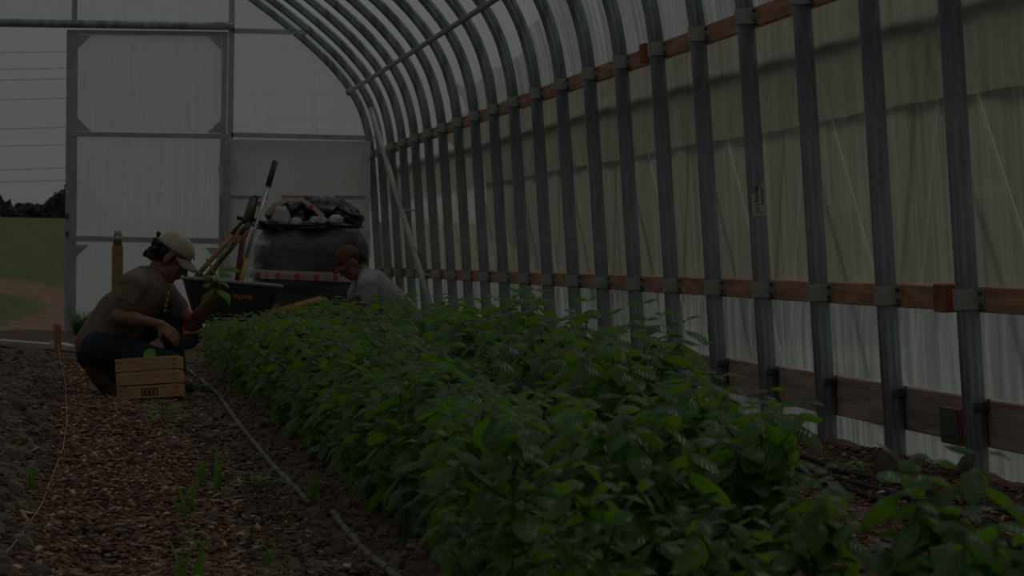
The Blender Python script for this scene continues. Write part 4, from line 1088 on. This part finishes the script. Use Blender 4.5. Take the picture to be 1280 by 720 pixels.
def head(mb, c, face, up, k=1.0):
    """skull, jaw, nose, lips, ear; c = head centre, face = looking direction"""
    f = Vector(face).normalized(); u = Vector(up); u = (u-f*u.dot(f)).normalized(); s = u.cross(f)
    M = Matrix((s, f, u)).transposed()
    def q(a, b, c_): return Vector(c) + M @ Vector((a, b, c_))*k
    mb.ell(q(0, -.012, .030), (.074*k, .094*k, .088*k), M, 20, 14); mb.ell(q(0, .030, -.028), (.056*k, .062*k, .078*k), M, 18, 12)
    mb.ell(q(0, .050, -.086), (.030*k, .030*k, .024*k), M, 12, 8)            # chin
    mb.seg(q(-.035, .0, -.07), q(-.012, .055, -.088), .022*k, .018*k); mb.seg(q(.035, .0, -.07), q(.012, .055, -.088), .022*k, .018*k)  # jaw
    mb.seg(q(0, .082, .012), q(0, .108, -.022), .009*k, .013*k); mb.ell(q(0, .098, -.026), (.016*k, .012*k, .009*k), M, 10, 8)   # nose
    mb.ell(q(0, .086, -.050), (.022*k, .012*k, .007*k), M, 10, 8); mb.ell(q(0, .083, -.062), (.019*k, .012*k, .008*k), M, 10, 8) # lips
    mb.seg(q(-.035, .072, .022), q(.035, .072, .022), .012*k, .012*k)        # brow
    for e_ in (-1, 1):
        mb.ell(q(e_*.074, -.012, -.008), (.010*k, .020*k, .032*k), M, 10, 8)  # ear
        mb.ell(q(e_*.034, .060, -.024), (.022*k, .018*k, .018*k), M, 10, 8)  # cheek
    return q, M
def cap_geo(q, M, k, brimL=.075):
    crown = MB(); vs = []; nu = 24; nv = 8
    for j in range(nv+1):
        th = (math.pi/2*.98)*j/nv
        for i in range(nu):
            ph = 2*math.pi*i/nu; r = math.cos(th)**.8
            vs.append(q(.082*r*math.sin(ph), -.012+.104*r*math.cos(ph), .050+.097*math.sin(th)))
    crown.v = vs; crown.f = [(j*nu+i, j*nu+(i+1) % nu, (j+1)*nu+(i+1) % nu, (j+1)*nu+i) for j in range(nv) for i in range(nu)] + [tuple(range(nv*nu, nv*nu+nu))]
    n0 = len(crown.v)
    for i in range(nu):
        ph = 2*math.pi*i/nu; crown.v.append(q(.076*math.sin(ph), -.012+.098*math.cos(ph), .048))
    crown.f += [(i, n0+i, n0+(i+1) % nu, (i+1) % nu) for i in range(nu)]
    brim = MB(); rows = []
    for side in (0, 1):
        for j in range(6):
            t_ = j/5
            for i in range(11):
                a = R(-68+136*i/10); rr_ = 1+ (brimL/.095)*t_*math.cos(a*.75)
                x_ = .080*math.sin(a)*(1+.25*t_*0); y_ = -.012+.100*math.cos(a)+brimL*t_*math.cos(a*.8)**.7
                z_ = .052 - .030*(math.sin(a)**2) - .026*t_ - .004*side
                brim.v.append(q(x_, y_, z_))
    for side in (0, 1):
        o_ = side*66
        brim.f += [(o_+j*11+i, o_+j*11+i+1, o_+(j+1)*11+i+1, o_+(j+1)*11+i) for j in range(5) for i in range(10)]
    brim.f += [(55+i, 56+i, 66+56+i, 66+55+i) for i in range(10)] + [(j*11, (j+1)*11, 66+(j+1)*11, 66+j*11) for j in range(5)] + [(j*11+10, (j+1)*11+10, 66+(j+1)*11+10, 66+j*11+10) for j in range(5)]
    return crown, brim

# --- worker crouching at the left, facing right
Y1 = 19.4
def Q(px, py, dy=0): return P(px, py, Y1+dy)
man = empty('person', (Q(150, 492).x, Y1, 0), 'crouching person in brown shirt, dark jeans and pale cap inspecting a basil sprig', 'person')
body = MB()
hc = Q(213.5, 325, .02); face = Vector((.80, -.14, -.50)); upv = Vector((.5, 0, .86))
q1, M1 = head(body, hc, face, upv, 1.04)
neckb = Q(190, 352, .03)
body.seg(neckb, q1(0, -.03, -.05), .062, .055)
shN, shF = Q(166, 356, -.16), Q(204, 364, .20)
elN, elF = Q(149, 396, -.22), Q(241, 405, .16)
wrN, wrF = Q(199, 405, -.20), Q(268, 373, .0)
body.seg(shN, elN, .055, .044); body.seg(elN, elN.lerp(wrN, .4), .046, .043); body.seg(elN.lerp(wrN, .4), wrN, .043, .028, ((0, 0, 1), .9))
body.seg(shF, elF, .054, .044); body.seg(elF, elF.lerp(wrF, .4), .046, .041); body.seg(elF.lerp(wrF, .4), wrF, .041, .027)
hand(body, wrN, Vector((.75, -.1, -.62)), Vector((-.3, .8, -.45)), 1.0, .45, -1)
hand(body, wrF, Vector((.02, -.25, .97)), Vector((-.75, -.6, 0)), 1.0, 1.0, -1)
body.seg(Q(180, 372), Q(140, 425), .11, .11); body.seg(shN, shF, .07, .07)
body.remesh('body', SKIN, man, .0045, 5)
# shirt
sh = MB()
sh.seg(Q(192, 349, .04), Q(180, 365, .03), .068, .12, ((0, 1, 0), 1.25)); sh.seg(Q(183, 364, .02), Q(150, 395, .0), .132, .135, ((0, 1, 0), 1.25)); sh.seg(Q(150, 393), Q(127, 424), .135, .130, ((0, 1, 0), 1.2))
sh.seg(Q(127, 424), Q(122, 430), .130, .125, ((0, 1, 0), 1.2)); sh.seg(shN, Q(180, 352, .0), .078, .09); sh.seg(shF, Q(185, 358, .05), .075, .09)
sh.seg(shN, shN.lerp(elN, .58), .074, .064); sh.seg(shF, shF.lerp(elF, .50), .070, .062)
sh.seg(shN.lerp(elN, .55), shN.lerp(elN, .66), .066, .060)
for k_ in range(9):
    a_ = Q(178-k_*5, 372+k_*6, -.13-.01*math.sin(k_)); sh.seg(a_+Vector((-.05, 0, .03*math.sin(k_*2))), a_+Vector((.06, .01, -.01)), .012, .010)
for k_ in range(4): t_ = .2+.11*k_; c0 = shN.lerp(elN, t_); sh.seg(c0+Vector((-.03, -.060, .02)), c0+Vector((.045, -.055, -.01)), .010, .009)
sh.remesh('t_shirt', TEE, man, .006, 5)
c0 = Q(201, 374, -.10)
m = MB()
for k_, (dx, dz) in enumerate(((0, 0), (.006, .035), (-.008, -.035), (-.012, -.06))): m.box(c0+Vector((dx+.035, -.012, dz)), (.012, .006, .022), Euler((0, .3+.3*k_, .6)))
m.build('shirt_print', YPRINT, man)['label'] = 'yellow-green shirt print'
# jeans
jn = MB(); hipN, hipF = Q(126, 438, -.10), Q(130, 434, .10); knN, knF = Q(214, 455, -.14), Q(212, 397, .14)
footN, footF = Q(134, 476, -.10), Q(222, 476, .16)
jn.seg(hipN, hipF, .115, .115); jn.seg(hipN, hipN.lerp(knN, .6), .112, .088); jn.seg(hipN.lerp(knN, .5), knN, .092, .070)
jn.seg(hipF, hipF.lerp(knF, .6), .108, .085); jn.seg(hipF.lerp(knF, .5), knF, .088, .068)
jn.seg(knN, footN+Vector((.05, 0, .03)), .066, .052); jn.seg(knF, Q(222, 462, .15), .066, .050)
jn.seg(Q(124, 428), Q(122, 440), .118, .120, ((0, 1, 0), 1.15))
jn.remesh('jeans', JEAN, man, .007, 5)
def boot(mb, heel, toe, k=1.0):
    h = Vector(heel); t_ = Vector(toe); d = (t_-h).normalized(); mb.seg(h+Vector((0, 0, .045)), h+Vector((0, 0, .12))-d*.0, .042*k, .050*k)
    mb.seg(h+Vector((0, 0, .035)), h.lerp(t_, .65)+Vector((0, 0, .035)), .040*k, .045*k, ((0, 0, 1), .85)); mb.seg(h.lerp(t_, .6)+Vector((0, 0, .03)), t_+Vector((0, 0, .028)), .046*k, .036*k, ((0, 0, 1), .75))
b1 = MB()     # near foot: heel raised, toes on the ground
toe = Q(137, 489, -.10); toe.z = .035; heel = Q(116, 462, -.10)
b1.seg(heel, toe.lerp(heel, .35), .043, .050); b1.seg(toe.lerp(heel, .4), toe+Vector((.03, 0, .0)), .050, .036); b1.seg(heel+Vector((.02, 0, .0)), heel+Vector((.075, 0, .035)), .050, .055)
b1.seg(toe+Vector((-.015, 0, 0)), toe+Vector((.06, 0, -.002)), .040, .032)
b1.remesh('boot', BOOT, man, .006, 4)
b2 = MB(); hh = Q(214, 484, .16); hh.z = 0; tt_ = hh+Vector((.19, 0, 0)); boot(b2, hh, tt_); b2.remesh('boot', BOOT, man, .006, 4)
# hair and cap
hr = MB(); hr.ell(q1(0, -.045, .020), (.082, .078, .080), M1, 18, 12); g = random.Random(4)
for k_ in range(46):
    a_ = g.uniform(-1.3, 1.3); z_ = g.uniform(-.055, .05); r_ = g.uniform(.010, .019)
    hr.ell(q1(.084*math.sin(a_), -.055-.072*math.cos(a_), z_), (r_, r_, r_*.9), None, 8, 6)
for k_ in range(5): hr.ell(q1(.0+g.uniform(-.02, .02), -.125-g.uniform(0, .012), .078+g.uniform(-.01, .01)), (.012, .014, .010), None, 8, 6)
for sx in (-1, 1): hr.seg(q1(sx*.078, .018, .03), q1(sx*.077, .014, -.012), .009, .006)
hr.seg(q1(-.036, .082, .012), q1(-.012, .092, .014), .005, .004); hr.seg(q1(.036, .082, .012), q1(.012, .092, .014), .005, .004)
hr.remesh('hair', HAIR, man, .005, 1)
cr1, br1 = cap_geo(q1, M1, 1.04, .078)
cr1.build('cap', CAPM, man, smooth=True)['label'] = 'pale canvas baseball cap'; br1.build('cap_brim', CAPB, man, smooth=True)
m = MB()
cb = q1(0, .083, .085); nb = (M1 @ Vector((0, .82, .55))).normalized(); m.cyl(q1(.0, .085, .083), q1(.0, .085, .083)+nb*.010, .026, 20); m.build('cap_badge', BADGE, man)
# the sprig in the hand
spg = empty('basil_sprig', Q(264, 366, -.06), 'picked basil sprig held up in the crouching person’s hand'.replace('’', "'"), 'basil sprig')
V = []; F = []; U = []; st = MB(); a0, a1, a2 = Q(264, 367, -.055), Q(271, 350, -.05), Q(268, 336, -.06)
st.tube([a0, a1, a2], 1, 7, radii=[.006, .0045, .003])
def lf(px, py, ang, L, pitch=0, dr=.6, toward=0, roll=.9):
    b = Q(px, py, -.07); leaf_into(V, F, U, b, math.pi*(0 if abs(ang) < 90 else 1)+toward, R(pitch), L*1.12, L*.36, dr, roll, .25, ruf=.05)
for args in ((271, 338, 0, .125, 18, 1.1, -.3, .9), (268, 336, 0, .05, 70, .3, -.3, .5), (268, 336, 180, .075, 45, -.4, .3, -.9), (269, 345, 180, .075, 5, .9, .3, -.7), (271, 344, 0, .085, 8, .8, -.4, .8),
             (266, 354, 180, .06, -10, .6, .4, -.9), (272, 352, 0, .07, -5, 1.2, -.3, .7), (266, 364, 180, .095, -25, 1.3, .3, -.9), (268, 363, 0, .115, -10, 1.6, -.3, 1.0), (270, 346, 180, .07, 60, .4, .7, -.9), (268, 360, 180, .05, -40, .3, .8, -.8)):
    lf(*args)
st.build('stem', STEM, spg, smooth=True); mb = MB(); mb.v = V; mb.f = F; mb.build('foliage', LEAFY, spg, smooth=True, uv=U)

# --- second worker bending in the far right part of the bed, facing left
Y2 = 26.2
def Q2(px, py, dy=0): return P(px, py, Y2+dy)
man2 = empty('person', (Q2(495, 440).x, Y2, 0), 'person in a brown cap and pale grey shirt kneeling beyond the basil', 'person')
b = MB(); hc2 = Q2(438, 331, 0); q2, M2 = head(b, hc2, Vector((-.72, -.35, -.55)), Vector((-.5, 0, .85)), 1.0)
nb2 = Q2(456, 343, .02); b.seg(nb2, q2(0, -.03, -.05), .060, .054)
sN, sF = Q2(459, 356, -.17), Q2(452, 352, .18); eN, eF = Q2(466, 389, -.22), Q2(436, 386, .2); wN, wF = Q2(425, 394, -.22), Q2(408, 393, .1)
b.seg(sN, eN, .052, .042); b.seg(eN, wN, .044, .027); b.seg(sF, eF, .052, .042); b.seg(eF, wF, .044, .027)
hand(b, wN, (-.9, 0, -.35), (0, .3, -1), 1, .5, 1); hand(b, wF, (-.9, -.1, -.35), (0, -.3, -1), 1, .5, -1)
b.seg(Q2(462, 355), Q2(500, 398), .11, .11); b.seg(Q2(500, 405, -.1), Q2(470, 425, -.1), .08, .07)
b.remesh('body', SKIN2, man2, .006, 5)
s2 = MB(); s2.seg(Q2(457, 346), Q2(466, 358), .070, .125, ((0, 1, 0), 1.25)); s2.seg(Q2(466, 358), Q2(500, 392), .130, .135, ((0, 1, 0), 1.2)); s2.seg(Q2(500, 392), Q2(510, 408), .135, .128, ((0, 1, 0), 1.2))
s2.seg(sN, sN.lerp(eN, .55), .070, .062); s2.seg(sF, sF.lerp(eF, .5), .070, .062); s2.seg(sN, Q2(462, 350), .075, .09)
s2.remesh('t_shirt', WTEE, man2, .008, 5)
j2 = MB(); hN, hF = Q2(506, 410, -.09), Q2(506, 410, .09); kN, kF = Q2(468, 428, -.12), Q2(466, 412, .13)
j2.seg(hN, hF, .115, .115); j2.seg(hN, kN, .10, .072); j2.seg(hF, kF, .10, .072); kg = kN.copy(); kg.z = .07
j2.seg(kN, kg, .07, .062); fN = Vector((hN.x+.12, hN.y, .07)); j2.seg(kg, fN, .062, .05); fF = Vector((kF.x+.0, kF.y, .10)); j2.seg(kF, fF, .068, .05)
j2.remesh('trousers', PANTS, man2, .008, 5)
b3 = MB(); b3.seg(fN, fN+Vector((.03, 0, -.03)), .045, .038); b3.seg(fN+Vector((.02, 0, -.02)), fN+Vector((.20, 0, -.035)), .042, .032); b3.remesh('boot', BOOT, man2, .007, 3)
b4 = MB(); h0 = Vector((fF.x+.04, fF.y, 0)); boot(b4, h0, h0+Vector((-.19, 0, 0))); b4.remesh('boot', BOOT, man2, .007, 3)
hr2 = MB(); hr2.ell(q2(0, -.042, .015), (.080, .074, .074), M2, 16, 10); hr2.seg(q2(-.036, .082, .012), q2(-.012, .092, .014), .005, .004); hr2.seg(q2(.036, .082, .012), q2(.012, .092, .014), .005, .004)
for k_ in range(20): a_ = g.uniform(-1.2, 1.2); hr2.ell(q2(.082*math.sin(a_), -.05-.07*math.cos(a_), g.uniform(-.05, .03)), (.013, .013, .013), None, 8, 6)
hr2.remesh('hair', HAIR, man2, .006, 1)
c2, r2 = cap_geo(q2, M2, 1.0, .070); c2.build('cap', CAP2, man2, smooth=True); r2.build('cap_brim', CAP2, man2, smooth=True)

# ------------------------------------------------------------------ crate of picked basil
cc = G(190, 503, .0); crx, cry = cc.x, cc.y+.10
crate = empty('harvest_crate', (crx, cry, .0), 'slatted pine crate of picked basil beside the crouching person', 'crate')
CR = Matrix.Translation((crx, cry, .012)) @ Euler((R(-3), R(-4.5), R(-9))).to_matrix().to_4x4()
def cbox(mb, c, s, bev=.002): mb.box(CR @ Vector(c), s, CR.to_3x3(), bev)
cw, cd, ch, th_ = .325, .24, .215, .009
for k_, z_ in enumerate((.037, .110, .183)):
    m = MB(); cbox(m, (0, -cd/2, z_), (cw, th_, .067)); fs_ = m.build('front_slat', CRATE, crate)
    m = MB(); cbox(m, (0, cd/2, z_), (cw, th_, .067)); m.build('back_slat', CRATE, crate)
    for sx in (-1, 1): m = MB(); cbox(m, (sx*(cw/2-.006), 0, z_), (.010, cd-.01, .067)); m.build('end_slat', CRATE, crate)
    for sx in (-1, 1):
        for dz in (-.014, .014): m = MB(); p_ = CR @ Vector((sx*(cw/2-.018), -cd/2-th_/2, z_+dz)); m.box(p_, (.014, .003, .004), CR.to_3x3()); m.build('staple', CRATED, fs_)
    if k_ == 0:
        m = MB(); 
        for dx, dz, w_, h_ in ((-.035, 0, .006, .034), (.045, 0, .006, .034), (.005, .016, .085, .005), (.005, -.016, .085, .005), (-.018, .0, .012, .020), (.003, 0, .014, .022), (.027, 0, .010, .020)): m.box(CR @ Vector((dx+.005, -cd/2-th_/2-.0005, z_+dz)), (w_, .002, h_), CR.to_3x3())
        m.build('burned_stamp', CRATED, fs_)
for sx in (-1, 1):
    for sy in (-1, 1): m = MB(); cbox(m, (sx*(cw/2-.022), sy*(cd/2-.018), ch/2), (.022, .022, ch-.01)); m.build('corner_post', CRATE, crate)
m = MB(); cbox(m, (0, 0, .008), (cw-.02, cd-.02, .008)); m.build('bottom', CRATE, crate)
# picked basil in it
bx0 = CR @ Vector((0, 0, .02))
pk = empty('picked_basil', bx0, 'loose picked basil leaves filling the pine crate', 'basil leaves'); pk['kind'] = 'stuff'
V = []; F = []; U = []; g = random.Random(31)
for k_ in range(240):
    c_ = CR @ Vector((g.uniform(-.125, .125), g.uniform(-.085, .085), g.uniform(.03, .185))); leaf_into(V, F, U, c_, g.uniform(0, 6.28), R(g.uniform(-20, 25)), .055, .034, 1.0, g.uniform(-.5, .5), .3, nx=2, ny=4)
leaf_into(V, F, U, CR @ Vector((-.01, -.06, .19)), 0, R(68), .085, .075, .5, 1.4, .2)
leaf_into(V, F, U, CR @ Vector((-.06, -.06, .195)), math.pi, R(8), .07, .045, .4, .8, .2); leaf_into(V, F, U, CR @ Vector((.08, -.06, .20)), 0.2, R(12), .06, .04, .8, .8, .2)
mb = MB(); mb.v = V; mb.f = F; lo_ = mb.build('leaves', LEAFY, pk, smooth=True, uv=U)

# ------------------------------------------------------------------ outside: trees, wires, hedge
def tree(x, y, h, w, label, seed, m_=TREEM, group='trees on the far ridge', nm='tree', conifer=False):
    g = random.Random(seed); z0 = lz(x, y)-.2; r = empty(nm, (x, y, z0), label, 'tree', group)
    MB().cyl((x, y, z0-.3), (x, y, z0+h*.5), w*.05, 8, w*.03).build('trunk', BARK, r)
    mb = MB(); n = 9 if not conifer else 8
    for k in range(n):
        t_ = k/(n-1)
        if conifer: rr = w*.5*(1-t_*.85); mb.ell((x+g.uniform(-.05, .05)*w, y, z0+h*(.18+.74*t_)), (rr, rr, h*.11), None, 12, 8, .6, seed*9+k)
        else:
            a = g.random()*6.28; d_ = w*.30*(1-t_*.5)*g.random()**.5; rr = w*g.uniform(.22, .34)*(1-.35*t_); mb.ell((x+math.cos(a)*d_, y+math.sin(a)*d_, z0+h*(.3+.58*t_)), (rr, rr, rr*.9), None, 14, 9, .7, seed*9+k)
    # broken leafy edge
    for k in range(160):
        b_ = mb.v[g.randrange(len(mb.v))]; s_ = w*.05*g.uniform(.5, 1.2); d1 = Vector((g.uniform(-1, 1), g.uniform(-1, 1), g.uniform(-1, 1))).normalized()*s_; d2 = Vector((g.uniform(-1, 1), g.uniform(-1, 1), g.uniform(-1, 1))).normalized()*s_
        mb.add([b_-d1, b_+d2, b_+d1*1.4, b_-d2+d1*.3], [(0, 1, 2), (0, 2, 3), (0, 3, 1), (1, 3, 2)])
    mb.build('crown', m_, r)
YT = 230; xs = lambda px: P(px, 260, YT).x
for i, (px, topy, w) in enumerate(((-30, 255, 3.2), (-14, 250, 2.8), (2, 253, 2.0), (12, 251.5, 2.0), (23, 256, 1.8), (33, 254, 1.5), (40, 258, 1.4), (48, 258, 1.6), (57, 254, 1.8), (67, 250, 1.9), (76, 240, 1.7), (84, 226, 2.6), (98, 232, 3))):
    x = xs(px); top = P(px, topy, YT+i % 3*3).z; y = YT+i % 3*3; h = top-(lz(x, y)-.2)
    where = ['hidden left of the doorway view', 'hidden left of the doorway view', 'at the left edge of the doorway view', 'beside the leftmost ridge tree', 'low, second dip in the ridge line', 'left of the gap in the ridge line', 'lowest, in the gap of the ridge line', 'right of the gap in the ridge line', 'rounded, in the middle right of the ridge line', 'left of the tall tree by the door frame', 'next to the tall tree by the door frame', 'tallest, touching the door frame', 'behind the door frame panel'][i]
    tree(x, y, h/1.0, w*1.15, f'dark distant tree on the ridge, {where}', 60+i, conifer=(i in (2, 3, 8)))
for i, (y0_, y1_) in enumerate(((62, 60.5), (83, 81.5), (96.5, 94.5), (121, 119), (157.5, 155.5), (179, 177), (209, 206), (224, 221.5), (257, 256))):
    a = P(-400, y0_+(-400)*(y1_-y0_)/83, 170); b = P(500, y0_+(500)*(y1_-y0_)/83, 170); md = (a+b)/2-Vector((0, 0, .15))
    tag(MB().tube([a, a.lerp(md, .5)-Vector((0, 0, .04)), md, md.lerp(b, .5)-Vector((0, 0, .04)), b], .013, 6).build('power_line', WIRE, origin=a), f'thin grey power line across the sky in the doorway, {ordn[i]} from the top', 'power line', 'power lines in the sky beyond the door')
for i, (x, y, h, w) in enumerate(((6.3, 21.5, 3.4, 3.2), (7.2, 26.5, 4.4, 4.2), (9.5, 37, 4.6, 6), (8.8, 45, 4.2, 6), (10, 55, 5.5, 7.5), (11.5, 68, 6.5, 9), (5.6, 17.5, 2.9, 2.6))):
    tree(x, y, h, w, f'green bush outside showing dimly through the side film, {ordn[i]} of the hedge', 90+i, HEDGEM, 'hedge outside the right wall', 'hedge_bush')

for o in list(bpy.data.objects):
    if 'seed' in o: del o['seed']
# strip unused prototypes
for pr in protos+openp:
    if pr.name not in used:
        for ch in list(pr.children): bpy.data.objects.remove(ch)
        bpy.data.objects.remove(pr)
